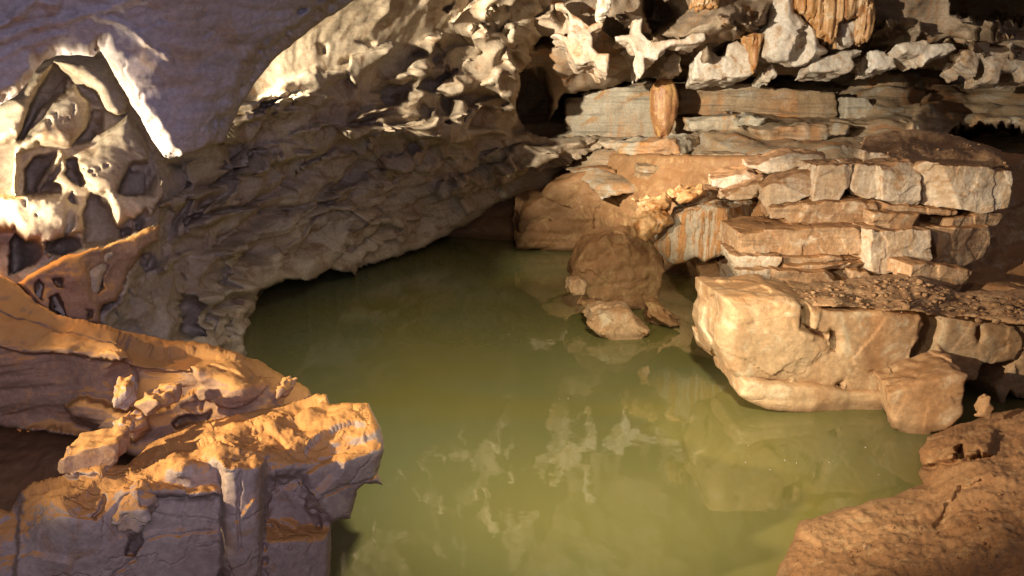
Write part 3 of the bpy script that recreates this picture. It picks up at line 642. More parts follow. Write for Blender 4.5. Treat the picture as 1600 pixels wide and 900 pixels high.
fins = [
 ([(868,7),(881,5),(898,24),(922,37),(945,29),(942,44),(925,54),(927,74),(935,84),(952,84),(950,116),(935,108),(928,98),(901,98),(889,81),(884,68),(861,54),(868,50),(886,57),(888,41),(890,36),(884,20),(869,15)], 12.2, 'pale', 'ragged cream rock pendant with side spikes at top centre'),
 ([(976,18),(989,22),(1003,27),(1004,51),(1020,62),(1043,64),(1070,61),(1084,52),(1101,49),(1101,62),(1080,69),(1050,70),(1034,82),(1028,92),(1008,92),(1006,111),(999,123),(992,111),(992,84),(986,74),(982,66),(962,63),(960,57),(987,53),(989,37)], 12.8, 'white', 'slender white column with an arching arm above the brown stalactite'),
 ([(935,-14),(955,-14),(952,18),(940,22),(934,16)], 11.6, 'white', 'short pale spike cut off by the top edge'),
 ([(1033,105),(1042,90),(1053,81),(1062,88),(1064,112),(1050,117),(1036,116)], 13.8, 'pale', 'small tan pyramid shaped fin above the brown stalactite'),
 ([(1085,90),(1101,73),(1111,82),(1121,91),(1133,88),(1138,69),(1151,62),(1165,71),(1173,91),(1181,110),(1171,119),(1131,123),(1104,126),(1082,125)], 13.6, 'white', 'pair of cream scalloped fins left of the orange streak'),
 ([(1190,112),(1206,100),(1214,116),(1204,126),(1192,124)], 13.8, 'white', 'tiny white knob below the white column'),
 ([(1262,108),(1269,91),(1296,84),(1347,75),(1352,82),(1330,91),(1334,104),(1330,112),(1266,112)], 13.5, 'white', 'low white shelf under the orange flowstone curtain'),
 ([(1357,78),(1371,80),(1395,84),(1398,106),(1380,109),(1361,112),(1364,96)], 13.6, 'white', 'triangular white fin right of the low white shelf'),
 ([(1398,70),(1418,66),(1442,60),(1453,70),(1492,66),(1497,78),(1465,88),(1456,92),(1447,101),(1438,88),(1411,84)], 13.2, 'white', 'wide white wing shaped fin below the dark ceiling at upper right'),
 ([(1496,76),(1516,79),(1523,65),(1546,64),(1544,74),(1572,72),(1580,61),(1583,78),(1640,80),(1640,126),(1600,124),(1590,108),(1566,112),(1560,126),(1546,125),(1545,104),(1532,94),(1528,116),(1510,106),(1500,96),(1508,88)], 13.4, 'pale', 'holed cream lattice of rock at the upper right edge')]
for poly, d, mt, lb in fins:
    stone('rock_fin', poly, d, M[mt], T=0.9, px=1.6, pillow=0.04, rnd=0.02, chips=0, rough=0.03, rf=3.5, camplane=True, taperb=0.08, jit=0.02, label=lb, cat='rock fin', group='rock fins along the back wall')

# ------------------------------------------------------------------ brown rocks across the pool
st(relief('brown_cave_wall', [(690, 300), (800, 296), (860, 262), (960, 240), (1200, 240), (1260, 300), (1200, 480), (1150, 500), (1060, 460), (1000, 420), (960, 410), (930, 404), (870, 393), (812, 383), (690, 383)],
   [(690, 300, 15.6), (690, 383, 15.2), (806, 385, 14.8), (930, 400, 13.9), (860, 300, 15.0), (1000, 300, 12.6), (1000, 420, 12.8), (1100, 300, 11.6), (1200, 270, 11.2), (1080, 440, 12.2), (1180, 490, 11.0), (1200, 400, 11.0), (960, 250, 14.0)],
   M['brown'], step=3, edge=(8, 0.15), back=1.5, noise=lambda P, X, Y, N: 0.10 * fbm(P, 1.0, 5, 3) + 0.04 * ridged(P, (0.7, 0.7, 3), 2, 4)))
stone('boulder', [(808, 388), (806, 350), (814, 320), (846, 302), (864, 286), (905, 268), (960, 262), (985, 290), (960, 352), (936, 402), (900, 396), (868, 394)], 13.9, M['brown'], T=1.3, px=2.4, pillow=0.12, rnd=0.08, chips=0, rough=0.05, rf=1.5, fac=0.07, ff=1.1, strata=.02, sf=5,
      label='large smooth brown rock face at the far end of the pool', cat='boulder', drop=0.3)
stone('boulder', [(888, 450), (896, 424), (908, 402), (924, 386), (960, 378), (1012, 376), (1034, 388), (1046, 402), (1044, 440), (1038, 482), (1010, 488), (980, 482), (940, 472), (900, 464)], 10.3, M['brown'], T=0.8, px=2.0, pillow=0.03, rnd=0.05, chips=2, chip=.12, rough=0.04, rf=2.5, fac=0.025, ff=2.0, tilt=-6, strata=.015, sf=5, drop=0.2,
      label='big brown boulder standing in the pool at centre', cat='boulder', seed=8.4)
for poly, d, T, mt, lb in [
    ([(888, 450), (892, 440), (906, 438), (916, 447), (913, 462), (900, 462), (889, 457)], 10.1, .3, 'boulder', 'small tan stone against the left foot of the brown boulder'),
    ([(906, 481), (914, 475), (932, 476), (943, 487), (938, 494), (916, 491)], 9.85, .3, 'brown', 'little rounded stone in the water below the brown boulder'),
    ([(916, 508), (926, 496), (942, 489), (968, 485), (986, 490), (1000, 506), (1014, 516), (1008, 528), (992, 538), (960, 534), (938, 526)], 9.35, .5, 'boulder', 'pointed tan rock lying in the water at centre'),
    ([(1014, 503), (1014, 480), (1026, 478), (1038, 484), (1052, 498), (1066, 508), (1044, 514), (1028, 514)], 9.7, .35, 'brown', 'low brown wedge of rock beside the pointed tan rock')]:
    stone('rock', poly, d, M[mt], T=T, px=1.8, pillow=0.08, rnd=0.04, chips=2, rough=0.018, rf=5, fac=0.025, ff=4.5, label=lb, cat='rock', drop=0.15)
stone('striped_rock', [(1019, 384), (1034, 368), (1050, 350), (1052, 338), (1078, 328), (1117, 320), (1138, 325), (1202, 331), (1212, 350), (1180, 366), (1158, 372), (1152, 396), (1126, 400), (1100, 411), (1088, 404), (1058, 412), (1040, 406)], 9.9, M['stripe'], T=0.9, px=2.0, yaw=-12,
      pillow=0.06, rnd=0.06, chips=1, rough=0.03, carve=lambda f, U, V, W, P, fr: f + 0.012 * ridged(np.stack([U, U * 0, V * 0.1 + W], -1), 7, 2, 3), label='overhanging rock with vertical orange and grey stripes', cat='rock')
for poly, d, lb in [([(989, 352), (1000, 338), (1030, 330), (1046, 336), (1050, 350), (1030, 366), (1010, 376), (994, 372)], 9.8, 'lower knobbly orange nodule left of the striped rock'),
                    ([(997, 334), (999, 320), (1018, 312), (1040, 308), (1052, 314), (1050, 328), (1026, 334), (1006, 342)], 10.0, 'upper knobbly orange nodule left of the striped rock'),
                    ([(1052, 314), (1058, 302), (1100, 294), (1104, 302), (1090, 314), (1062, 322)], 10.1, 'long orange nodule above the striped rock')]:
    stone('nodule', poly, d, M['flow'], T=0.4, px=1.7, pillow=0.12, rnd=0.08, chips=0, rough=0.05, rf=5, scal=0.03, scf=7, label=lb, cat='nodule')

# ------------------------------------------------------------------ right side: dark core, stacked blocks
st(relief('right_cave_wall', [(1190, 300), (1300, 262), (1350, 228), (1420, 206), (1500, 215), (1580, 240), (1800, 250), (1800, 700), (1460, 700), (1300, 500), (1160, 470), (1150, 390)],
   [(1190, 300, 9.6), (1160, 400, 8.75), (1160, 470, 8.5), (1350, 240, 9.8), (1420, 206, 10.7), (1580, 245, 10.0), (1800, 250, 9.5), (1400, 350, 8.62), (1300, 350, 8.70), (1300, 420, 8.45), (1400, 420, 8.38), (1300, 480, 8.2), (1500, 350, 8.9), (1560, 400, 9.3), (1700, 400, 9.2), (1600, 500, 8.5), (1500, 620, 8.4), (1800, 700, 7.4)],
   M['block'], step=3, edge=(8, 0.15), back=1.5, noise=lambda P, X, Y, N: 0.04 * fbm(P, 1.5, 5, 3) + 0.06 * facet(P, (2.0, 2.0, 5.0), 4)))
st(relief('rock_bank', [(1150, 470), (1156, 448), (1210, 440), (1300, 440), (1420, 424), (1500, 455), (1800, 440), (1800, 530), (1600, 508), (1480, 494), (1431, 486), (1300, 479), (1160, 474)],
   hc([(1150, 475, .90), (1150, 450, .92), (1210, 440, 1.0), (1300, 440, 1.0), (1420, 424, 1.08), (1500, 455, 1.0), (1800, 440, 1.1), (1440, 486, 1.0), (1300, 480, .99), (1600, 500, 1.0), (1800, 560, .9), (1240, 468, .99), (1470, 500, .93), (1300, 500, .9)]),
   M['rubble'], step=2.4, edge=(6, 0.08), back=0.8, noise=lambda P, X, Y, N: 0.05 * fbm(P, 2.5, 5, 3) + 0.03 * np.maximum(0, fbm(P, 11, 3, 8))))
blk = [  # outline, depth, thickness, yaw, material, label
 ([(1379,262),(1431,255),(1438,264),(1439,323),(1410,319),(1379,313)], 9.15, .8, 4, 'pale', 'squarish white face block in the top row left of the widest block'),
 ([(1440,266),(1458,256),(1520,262),(1580,268),(1578,300),(1576,325),(1533,331),(1499,327),(1441,323)], 9.1, .9, 6, 'pale', 'widest whitish block at the top right of the stack'),
 ([(1280,261),(1330,260),(1327,291),(1308,311),(1271,315),(1274,288)], 9.25, .7, -3, 'pale', 'tan block with a pale top left of the diagonal crack'),
 ([(1339,259),(1380,261),(1377,310),(1350,306),(1330,296),(1330,280)], 9.25, .7, 2, 'pale', 'narrow pale block right of the diagonal crack'),
 ([(1190,296),(1215,284),(1278,268),(1272,305),(1240,314),(1206,322),(1204,342),(1194,322)], 9.4, .7, -14, 'pale', 'grey sloping wedge block above the striped rock'),
 ([(1345,232),(1391,244),(1389,257),(1357,254),(1346,246)], 9.7, .5, 5, 'pale', 'small white block perched on top of the stack'),
 ([(1205,326),(1263,318),(1256,340),(1238,352),(1228,340),(1206,342)], 9.3, .5, -6, 'block', 'small triangular tan block with a dark gap beside it'),
 ([(1266,319),(1300,316),(1372,316),(1368,352),(1337,355),(1247,350)], 9.15, .7, 2, 'block', 'long brown block under the diagonal crack'),
 ([(1376,316),(1440,326),(1498,330),(1492,338),(1446,335),(1369,332)], 9.2, .7, 4, 'block', 'thin dusty bed below the white face blocks'),
 ([(1367,333),(1445,336),(1448,356),(1425,360),(1366,359)], 9.0, .6, 6, 'block', 'pinkish tan slab above the tall pale block'),
 ([(1158,364),(1202,360),(1354,354),(1355,399),(1263,400),(1156,396)], 8.95, .8, 1, 'block', 'longest flat faced brown block in the middle of the stack'),
 ([(1364,361),(1452,361),(1454,404),(1425,420),(1384,428),(1361,423),(1362,390)], 8.85, .8, 8, 'pale', 'tall pale block right of the vertical crack'),
 ([(1144,400),(1223,400),(1222,410),(1209,420),(1175,421),(1151,420)], 8.85, .7, -4, 'pale', 'thin pale bed jutting out at the left end of the stack'),
 ([(1227,402),(1293,404),(1356,404),(1357,412),(1290,412),(1226,414)], 8.9, .6, 1, 'block', 'upper of two thin beds below the longest brown block'),
 ([(1229,415),(1300,414),(1359,413),(1359,423),(1293,422),(1228,420)], 8.82, .6, 1, 'block', 'lower of two thin beds below the longest brown block'),
 ([(1151,422),(1209,423),(1206,434),(1198,444),(1165,450),(1155,436)], 8.75, .6, -6, 'pale', 'pale wedge block at the bottom left corner of the stack'),
 ([(1212,423),(1293,425),(1312,434),(1302,450),(1249,454),(1205,443)], 8.7, .5, 2, 'block', 'rounded brown block beside the square dark hole'),
 ([(1332,424),(1362,428),(1362,438),(1334,436)], 8.8, .4, 2, 'block', 'small orange block right of the square dark hole'),
 ([(1470,359),(1551,355),(1548,379),(1533,402),(1499,416),(1452,411),(1470,400)], 9.2, .6, 22, 'block', 'brown block with a slanting right side near the dark recess'),
 ([(1485,345),(1533,333),(1568,334),(1556,353),(1479,357)], 9.35, .6, 18, 'block', 'low brown block above the slanting block'),
 ([(1426,416),(1445,413),(1524,426),(1514,448),(1502,464),(1475,458),(1424,437)], 8.6, .6, 12, 'block', 'tan block with a pale broken end below the dark recess'),
 ([(1090,418),(1119,410),(1131,438),(1100,447)], 10.3, .4, -10, 'brown', 'brown cube tucked under the striped rock'),
 ([(1126,412),(1142,410),(1154,436),(1150,470),(1128,468),(1130,440)], 10.2, .4, -10, 'pale', 'upright grey sliver at the left foot of the stack'),
 ([(1118,440),(1132,438),(1134,462),(1118,462)], 10.3, .3, -10, 'block', 'small upright block beside the grey sliver'),
 ([(1108,464),(1150,462),(1160,474),(1136,478),(1108,476)], 10.5, .5, -5, 'brown', 'low brown slab at the waterline left of the big boulder'),
 ([(1540,478),(1558,458),(1590,452),(1660,462),(1660,500),(1590,498),(1550,490)], 8.1, .6, 10, 'brown', 'rounded brown rock at the right edge above the big boulder'),
]
for poly, d, T, yw, mt, lb in blk:
    _p = np.array(poly, float); _c = _p.mean(0); _e = _p - _c; poly = [tuple(v) for v in _c + _e * (1 + 2.0 / np.linalg.norm(_e, axis=1))[:, None]]
    d = d * 0.93 if 8.3 < d < 10 else d
    stone('block', poly, d, M[mt], T=T, yaw=yw, px=1.5, rnd=0.006, rough=0.012, rf=3.5, chips=2, chip=0.035, jit=0.010, strata=0.003, sf=10, fac=0.008, ff=4.0, label=lb, cat='rock block', group='blocks of the rock stack at right')
for poly, d, T, yw, lb in [
 ([(1165,257),(1236,237),(1290,243),(1282,258),(1200,274),(1168,266)], 9.6, .8, -12, 'long pale slab tilted down to the left behind the stack'),
 ([(1109,281),(1168,265),(1190,277),(1134,298),(1111,294)], 9.9, .8, -12, 'orange brown slab end left of the long pale slab'),
 ([(1128,306),(1195,280),(1204,290),(1188,310),(1155,316),(1128,314)], 9.4, .8, -12, 'grey slab tilted down just above the striped rock'),
 ([(1060,304),(1102,295),(1128,298),(1122,312),(1080,322),(1058,320)], 10.3, .6, -12, 'ochre slab at the left end of the tilted slabs')]:
    stone('rock_slab', poly, d, M['pale'], T=T, yaw=yw, px=2.0, rnd=0.03, rough=0.03, rf=3, chips=2, strata=0.012, sf=9, label=lb, cat='rock slab')
st(relief('stack_top', [(1340, 236), (1350, 212), (1420, 200), (1500, 212), (1560, 236), (1582, 262), (1500, 264), (1436, 258), (1390, 246)],
   [(1345, 236, 9.3), (1360, 212, 10.4), (1430, 202, 10.8), (1500, 214, 10.4), (1580, 262, 8.6), (1440, 256, 8.65), (1390, 244, 8.9), (1550, 236, 9.5)],
   M['rubble'], step=2.2, edge=(8, 0.1), back=0.8, noise=lambda P, X, Y, N: 0.07 * fbm(P, 2.0, 5, 3) + 0.05 * np.maximum(0, fbm(P, 6, 3, 8))))

# ------------------------------------------------------------------ big smooth boulder over the water at right
def toUV(fr, pts, dep):
    out = []
    for x, y in pts:
        R = ray(x, y); t = ((fr['C'] - CAM) @ fr['w']) / (R @ fr['w']); q = CAM + R * t - fr['C']; out.append((q @ fr['u'], q @ fr['v']))
    return out
def boulder_carve(f, U, V, W, P, fr):
    def cut(poly, depth, soft=0.03):
        nonlocal f
        uv = toUV(fr, poly, 0); s = polysd(U[..., 0], V[..., 0], uv)[..., None]
        bottom = -0.18 + depth * np.sqrt(1 - (1 - np.clip(s / 0.16, 0, 1)) ** 2) + 0.1
        g_ = np.maximum(-s, W - bottom); kk = 0.035; a_, b_ = f, -g_; hh = np.clip(0.5 + 0.5 * (a_ - b_) / kk, 0, 1); f = b_ * (1 - hh) + a_ * hh + kk * hh * (1 - hh)
    def lobe(cx, cy, ru, rv, rw, wc=-0.22):
        nonlocal f
        (a, b), = toUV(fr, [(cx, cy)], 0); g_ = (np.sqrt(((U - a) / ru) ** 2 + ((V - b) / rv) ** 2 + ((W - wc) / rw) ** 2) - 1) * min(ru, rv, rw)
        k = 0.08; hh = np.clip(0.5 + 0.5 * (f + g_) / k, 0, 1); f = -g_ * (1 - hh) + f * hh + k * hh * (1 - hh)
        return
    cut([(1243,468),(1262,466),(1264,508),(1292,522),(1288,528),(1240,512)], 0.34)
    cut([(1292,512),(1302,516),(1308,532),(1304,548),(1294,546)], 0.26)
    cut([(1432,486),(1466,488),(1468,508),(1455,548),(1430,568),(1416,572),(1408,556),(1412,540),(1428,522),(1437,504)], 0.45)
    cut([(1300,594),(1312,590),(1318,602),(1312,616),(1302,618)], 0.22)
    cut([(1516,506),(1526,504),(1528,524),(1520,532),(1514,520)], 0.25)
    cut([(1523,560),(1540,560),(1578,556),(1580,562),(1562,580),(1548,600),(1560,640),(1500,650),(1496,588),(1512,584),(1518,572)], 0.6)
    cut([(1566,594),(1580,612),(1600,622),(1640,620),(1640,660),(1540,660)], 0.6)
    lobe(1365, 505, 0.50, 0.22, 0.14, -.24); lobe(1395, 580, 0.40, 0.18, 0.12, -0.24); lobe(1490, 530, 0.25, 0.3, 0.14, -0.22)
    return f
stone('boulder', [(1136,470),(1158,469),(1190,472),(1236,468),(1296,477),(1360,478),(1431,484),(1470,490),(1540,498),(1660,506),(1720,640),(1560,640),(1450,630),(1386,616),(1300,606),(1240,600),(1200,596),(1153,592),(1138,576),(1128,556),(1121,536),(1123,514),(1131,500)],
      7.35, M['boulder'], T=0.9, px=2.3, pillow=0.09, rnd=0.04, chips=0, rough=0.03, rf=1.6, fac=0.018, ff=2.2, carve=boulder_carve, jit=0.015, pmax=3.5e6, label='huge smooth tan boulder with scooped hollows above the water at right', cat='boulder', seed=3.1, yaw=6)
stone('boulder_ledge', [(1155,588),(1200,592),(1300,604),(1386,612),(1400,640),(1393,657),(1340,655),(1296,650),(1240,645),(1195,640),(1172,628),(1156,618)], 7.38, M['boulder'], T=0.8, px=2.2, pillow=0.06, rnd=0.05, chips=0, rough=0.03, rf=1.5, strata=0.008, sf=8, yaw=4, drop=0.2,
      label='thin yellowish rock layer under the huge boulder at the waterline', cat='rock ledge')
stone('rock', [(1385,613),(1440,596),(1492,583),(1510,589),(1506,630),(1500,650),(1480,672),(1456,676),(1452,683),(1420,680),(1398,670),(1390,640)], 6.85, M['boulder'], T=0.6, yaw=-14, px=2.0, pillow=0.02, rnd=0.012, chips=0, rough=0.015, rf=2.5, fac=0.015, ff=2.5, drop=0.3,
      carve=lambda f, U, V, W, P, fr: np.maximum(f, -(0.75 * V + 0.5 * (U + 0.05) * 0 + 0.62 * W + 0.22) * 0.9), label='wedge shaped brown rock with a pale lower face beside the bank', cat='rock')
stone('rock', [(1531,652),(1538,636),(1550,624),(1552,640),(1549,658)], 6.2, M['boulder'], T=0.12, px=1.5, rnd=0.02, chips=0, rough=0.01, label='small upright spike of rock on the bank edge at right', cat='rock')

# ------------------------------------------------------------------ muddy bank, lower right
BK = [(1449, 682), (1470, 674), (1495, 664), (1533, 652), (1567, 643), (1610, 635), (1850, 620), (1850, 1100), (1150, 1100), (1196, 930), (1216, 886), (1236, 846), (1249, 816), (1296, 799), (1340, 786), (1398, 772), (1441, 755), (1434, 742), (1440, 724), (1436, 704)]
BC = hc([(1449, 682, .12), (1533, 652, .25), (1610, 635, .4), (1850, 620, .6), (1436, 704, .10), (1440, 752, .06), (1398, 772, .06), (1340, 786, .06), (1296, 799, .06), (1249, 816, .05), (1236, 846, .05), (1216, 886, .05), (1150, 1100, .05), (1500, 760, .32), (1600, 760, .5), (1600, 900, .62), (1400, 830, .24), (1400, 900, .34), (1300, 860, .15), (1850, 900, .9), (1850, 1100, .9), (1500, 690, .28), (1600, 690, .45)])
st(relief('mud_bank', BK, BC, M['mud'], step=2.2, jit=(3, 0.03), edge=(9, 0.06), back=0.5,
   feats=[groove([(1456, 818), (1476, 800), (1482, 790), (1496, 778), (1504, 764), (1536, 756)], 5, .07), groove([(1470, 812), (1480, 806), (1484, 794)], 4, .05),
          raise_([(1434, 702), (1450, 682), (1500, 668), (1560, 668), (1545, 715), (1480, 726), (1440, 727)], .10, 5, 3, .08, 30),
          groove([(1440, 727), (1480, 725), (1545, 716)], 6, .09), pit([(1494, 720), (1494, 700), (1503, 692), (1510, 702), (1511, 721)], .3, 9), pit([(1527, 718), (1528, 706), (1535, 706), (1535, 718)], .15, 5), groove([(1490, 683), (1492, 668)], 3, .04)],
   noise=lambda P, X, Y, N: 0.03 * fbm(P, 1.6, 4, 3) + 0.024 * fbm(P, 6, 5, 8, .6) + 0.007 * fbm(P, 26, 3, 2)))
stone('pebble', [(1350, 856), (1354, 852), (1361, 854), (1363, 860), (1356, 864), (1351, 861)], 4.85, M['pale'], T=0.03, px=0.8, rnd=0.006, chips=2, chip=0.005, rough=0.003, rf=20, jit=0.003, label='single pale pebble lying on the mud bank at lower right', cat='pebble')

# ------------------------------------------------------------------ left foreground ledges
UL = [(-260, 380), (-60, 404), (0, 428), (30, 446), (60, 472), (95, 492), (150, 507), (220, 522), (262, 532), (300, 534), (340, 542), (370, 552), (410, 566), (440, 584), (468, 598), (484, 610), (490, 622), (470, 640),
      (420, 650), (380, 660), (330, 680), (290, 720), (250, 735), (225, 720), (180, 700), (100, 680), (0, 668), (-260, 660)]
UC = [(-260, 380, 4.2), (0, 428, 4.75), (95, 492, 4.8), (220, 522, 4.95), (300, 534, 5.0), (410, 566, 4.95), (484, 612, 4.75), (380, 600, 4.55), (300, 575, 4.55), (200, 556, 4.45), (100, 545, 4.4), (0, 535, 4.3), (-260, 540, 4.0), (0, 556, 4.30), (100, 566, 4.42), (200, 580, 4.48), (300, 620, 4.58), (400, 640, 4.6),
      (0, 660, 4.5), (130, 670, 4.5), (250, 700, 4.5), (-260, 660, 4.2), (200, 660, 4.42), (120, 640, 4.45)]
st(relief('upper_rock_ledge', UL, UC, M['orange'], step=2.2, jit=(3, 0.04), edge=(8, 0.10), back=1.0,
   feats=[raise_([(-260, 520), (0, 542), (60, 552), (120, 556), (200, 566), (206, 560), (300, 576), (316, 604), (250, 640), (210, 640), (180, 690), (60, 670), (-260, 680)], -.12, 4, 3),
          pit([(268, 662), (280, 650), (310, 646), (330, 640), (322, 656), (296, 664), (276, 672)], .3, 9), groove([(206, 566), (210, 600)], 4, .06), groove([(308, 610), (306, 640)], 3, .06), groove([(0, 480), (60, 500), (130, 520), (200, 540), (216, 556)], 4, .04), groove([(230, 530), (300, 560), (380, 590)], 4, .03),
          raise_([(96, 640), (120, 622), (160, 632), (200, 646), (228, 650), (232, 670), (210, 690), (160, 680), (110, 664)], .14, 5, 4, .08, 20)],
   noise=lambda P, X, Y, N: 0.03 * fbm(P, 1.8, 5, 3) + 0.02 * ridged(P, (1.2, 1.2, 7), 3, 5) + 0.035 * facet(P, (2.2, 2.2, 3.5), 3)))
def n_low(P, X, Y, N):
    up = sstep(.2, .6, np.abs(N[..., 2])); return 0.02 * fbm(P, 1.8, 4, 6) + (1 - up) * 0.030 * facet(P, (2.6, 2.6, 2.0), 6) + up * 0.02 * facet(P, 3.5, 8) + up * (0.022 * fbm(P, 4.5, 5, 1, .6) + .012 * ridged(P, 3.0, 3, 4))
LL = [(-260, 740), (-40, 780), (16, 800), (30, 770), (50, 752), (90, 744), (150, 726), (200, 726), (216, 712), (232, 694), (250, 682), (290, 668), (340, 652), (392, 641), (440, 632), (474, 620), (494, 614), (511, 616), (516, 630), (545, 629), (576, 630), (584, 648), (594, 668), (598, 684),
      (601, 702), (594, 720), (590, 736), (598, 758), (585, 755), (570, 756), (558, 766), (554, 786), (547, 810), (530, 812), (516, 817), (517, 860), (514, 900), (512, 1050), (-260, 1050)]
LCt = [(-260, 740, 3.4), (30, 790, 3.62), (100, 742, 3.85), (216, 712, 4.05), (250, 682, 4.25), (340, 652, 4.4), (474, 622, 4.55), (576, 630, 4.4), (596, 672, 4.2), (540, 704, 4.08), (492, 727, 3.96), (432, 740, 3.80), (400, 718, 3.78), (344, 718, 3.70), (280, 734, 3.62), (204, 770, 3.5), (100, 790, 3.4), (400, 680, 4.08), (300, 700, 3.95),
      (590, 740, 4.25), (540, 800, 4.2), (344, 735, 3.68), (400, 735, 3.76), (280, 750, 3.60), (204, 785, 3.49), (344, 900, 3.82), (420, 900, 3.9), (230, 900, 3.65), (100, 900, 3.5), (-100, 900, 3.3), (514, 820, 4.1), (514, 900, 4.1), (500, 760, 4.0), (514, 1050, 4.2), (100, 1050, 3.6), (-260, 1050, 3.4)]
lowf = [  # columns, recess, overhanging lip, cracks
   raise_([(346, 722), (412, 722), (410, 780), (408, 930), (348, 930)], .09, 7, 3, .06, 28), groove([(374, 735), (371, 800), (377, 850)], 4, .025),
   raise_([(412, 750), (440, 744), (478, 742), (484, 790), (506, 816), (500, 830), (412, 828)], -.10, 16, 6, -.06, 25),
   raise_([(482, 742), (500, 726), (534, 712), (566, 700), (596, 690), (606, 700), (592, 735), (602, 764), (556, 768), (546, 812), (516, 820), (500, 800), (486, 780)], .03, 9, 2, .03, 22), groove([(505, 772), (540, 762), (588, 742)], 4, .03),
   raise_([(412, 838), (512, 828), (516, 930), (412, 930)], .04, 6, 3, .04, 24), pit([(338, 905), (346, 884), (362, 886), (362, 905)], .15, 9),
   raise_([(210, 768), (230, 756), (300, 762), (340, 760), (344, 772), (290, 780), (230, 774)], .05, 7, 3, .03, 10),
   groove([(232, 842), (280, 834), (343, 822)], 3, .02), pit([(196, 868), (204, 840), (222, 830), (226, 846), (212, 872)], .25, 9), groove([(212, 872), (184, 892), (170, 906)], 4, .03), groove([(160, 765), (158, 790), (152, 810)], 5, .06),
   raise_([(92, 744), (98, 712), (180, 698), (184, 720), (160, 742)], .08, 4, 2, .04, 12), raise_([(-260, 700), (30, 770), (20, 1000), (-260, 1000)], -.2, 8, 4)]
st(relief('lower_rock_ledge', LL, LCt, M['ledge'], step=2.0, jit=(1.5, 0.05), edge=(6, 0.07), back=0.8, feats=lowf, noise=n_low))
for poly, d, yw, mt, lb in [
    ([(90, 742), (94, 720), (100, 706), (140, 700), (180, 698), (184, 722), (170, 742), (130, 746)], 3.75, 10, 'orange', 'blocky loose rock with orange mud on top at lower left'),
    ([(176, 634), (182, 614), (200, 606), (210, 620), (206, 638), (190, 644)], 4.1, 20, 'ledge', 'upright brown stone on the upper left ledge'),
    ([(208, 632), (220, 624), (244, 624), (251, 638), (236, 650), (218, 646)], 4.05, -10, 'orange', 'bright orange clay stone on the upper left ledge'),
    ([(174, 672), (186, 662), (200, 670), (192, 682), (180, 680)], 3.98, 0, 'ledge', 'small grey stone in the shade of the upper left ledge'),
    ([(428, 616), (436, 608), (446, 612), (446, 624), (430, 624)], 4.55, 0, 'orange', 'tiny orange stone at the tip of the upper left ledge'),
    ([(170, 820), (190, 790), (206, 782), (228, 800), (230, 822), (214, 832), (186, 832)], 3.38, 10, 'ledge', 'rounded brown stone set in the front of the lower left ledge')]:
    stone('rock', poly, d, M[mt], T=0.22, yaw=yw, px=1.8, rnd=0.015, chips=3, chip=0.02, rough=0.012, rf=6, label=lb, cat='rock')
st(relief('left_cave_floor', [(-260, 640), (0, 650), (130, 670), (240, 690), (260, 720), (230, 800), (-260, 860)], [(-260, 640, 5.4), (0, 655, 5.6), (240, 690, 5.4), (240, 780, 4.9), (-260, 860, 4.6), (0, 800, 4.8), (100, 740, 5.0)],
   M['brown'], step=3.5, edge=(6, 0.05), back=0.8, noise=lambda P, X, Y, N: 0.05 * fbm(P, 2, 5, 3)))

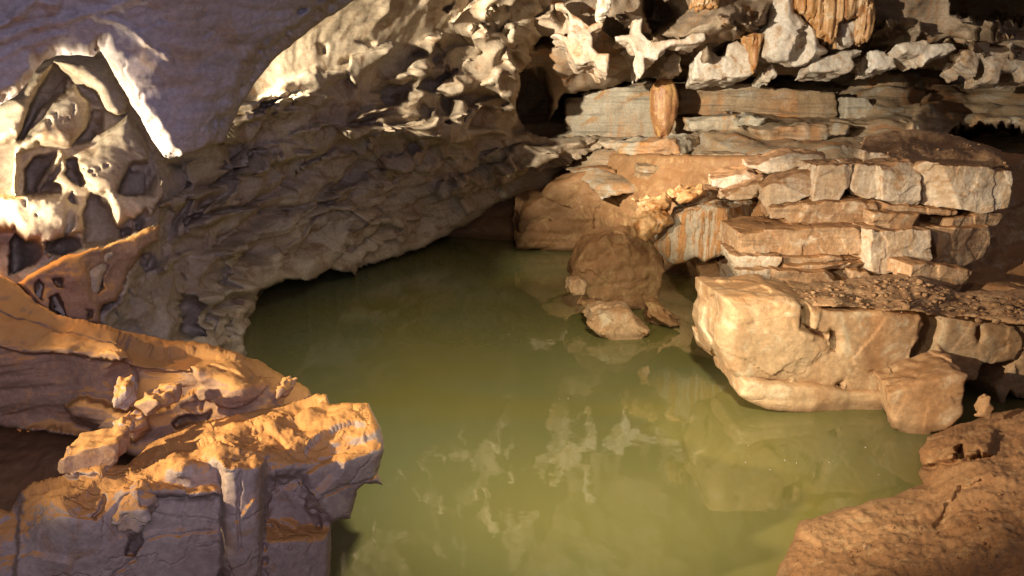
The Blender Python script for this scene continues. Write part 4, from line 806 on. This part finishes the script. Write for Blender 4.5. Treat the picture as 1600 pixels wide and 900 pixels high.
# ------------------------------------------------------------------ loose rubble, floating flecks
def debris(name, spots, m, kind='stuff', zoff=0.0):
    V = []; Q = []
    base = np.array([(-1,-1,-1),(1,-1,-1),(1,1,-1),(-1,1,-1),(-1,-1,1),(1,-1,1),(1,1,1),(-1,1,1)], float)
    fq = np.array([(0,3,2,1),(4,5,6,7),(0,1,5,4),(1,2,6,5),(2,3,7,6),(3,0,4,7)])
    rs = np.random.RandomState(5)
    for p, s in spots:
        a = rs.uniform(0, 6.28); A = np.array([[cos(a), -sin(a), 0], [sin(a), cos(a), 0], [0, 0, 1]])
        v = (base * np.array([1, rs.uniform(.6, 1), rs.uniform(.4, .8)]) + rs.uniform(-.3, .3, (8, 3))) @ A.T * s + p
        Q.append(fq + 8 * len(V)); V.append(v)
    o = make_mesh(name, np.concatenate(V), np.concatenate(Q), m, smooth=False, base=False); return props(o, kind=kind)
from mathutils import Vector
from mathutils.bvhtree import BVHTree
def scatter_on(objname, poly, n, smin, smax, seed):
    o = bpy.data.objects[objname]; me = o.data; nv = len(me.vertices); co = np.empty(nv * 3, np.float32); me.vertices.foreach_get("co", co); co = co.reshape(-1, 3) + np.array(o.location)
    rs = np.random.RandomState(seed); p = np.array(poly, float); out = []
    rel = co - CAM; dep = rel @ FWD; px = 800 + F * (rel @ RIGHT) / dep; py = 450 - F * (rel @ UP) / dep
    ok = np.nonzero(polysd(px, py, poly) > 0)[0]
    if not len(ok): return out
    for k in rs.choice(ok, n): out.append((co[k] + rs.normal(size=3) * 0.01, smin + (smax - smin) * rs.rand() ** 4))
    return out
sp = scatter_on('rock_bank', [(1160, 452), (1300, 444), (1420, 430), (1500, 462), (1640, 470), (1640, 510), (1430, 492), (1300, 484), (1160, 474)], 700, .005, .03, 1) + scatter_on('stack_top', [(1340, 240), (1350, 210), (1500, 205), (1580, 262)], 200, .004, .018, 2)
props(debris('rubble', sp, M['rubble']), label='loose brown crumbs and chips on the right hand ledges', cat='rubble')
sp = scatter_on('mud_bank', [(1240, 900), (1260, 820), (1440, 770), (1600, 700), (1600, 900)], 500, .002, .009, 3)
props(debris('grit', sp, M['mud']), label='fine grit on the muddy bank', cat='grit')
rs = np.random.RandomState(4); sp = []
for cx, cy, sx, sy, n in [(1200, 725, 120, 30, 8), (1330, 720, 50, 14, 5), (900, 580, 160, 90, 8)]:
    for _ in range(n):
        x, y = cx + rs.normal() * sx * .6, cy + rs.normal() * sy * .6; k = 0.2588 + 0.9659 * (y - 450) / F; d = 3 / k; p = pt(x, y, d); p[2] = 0.002; sp.append((p, .002 + .005 * rs.rand() ** 3))
props(debris('foam_flecks', sp, M['white']), label='tiny pale flecks floating on the green water', cat='floating flecks')
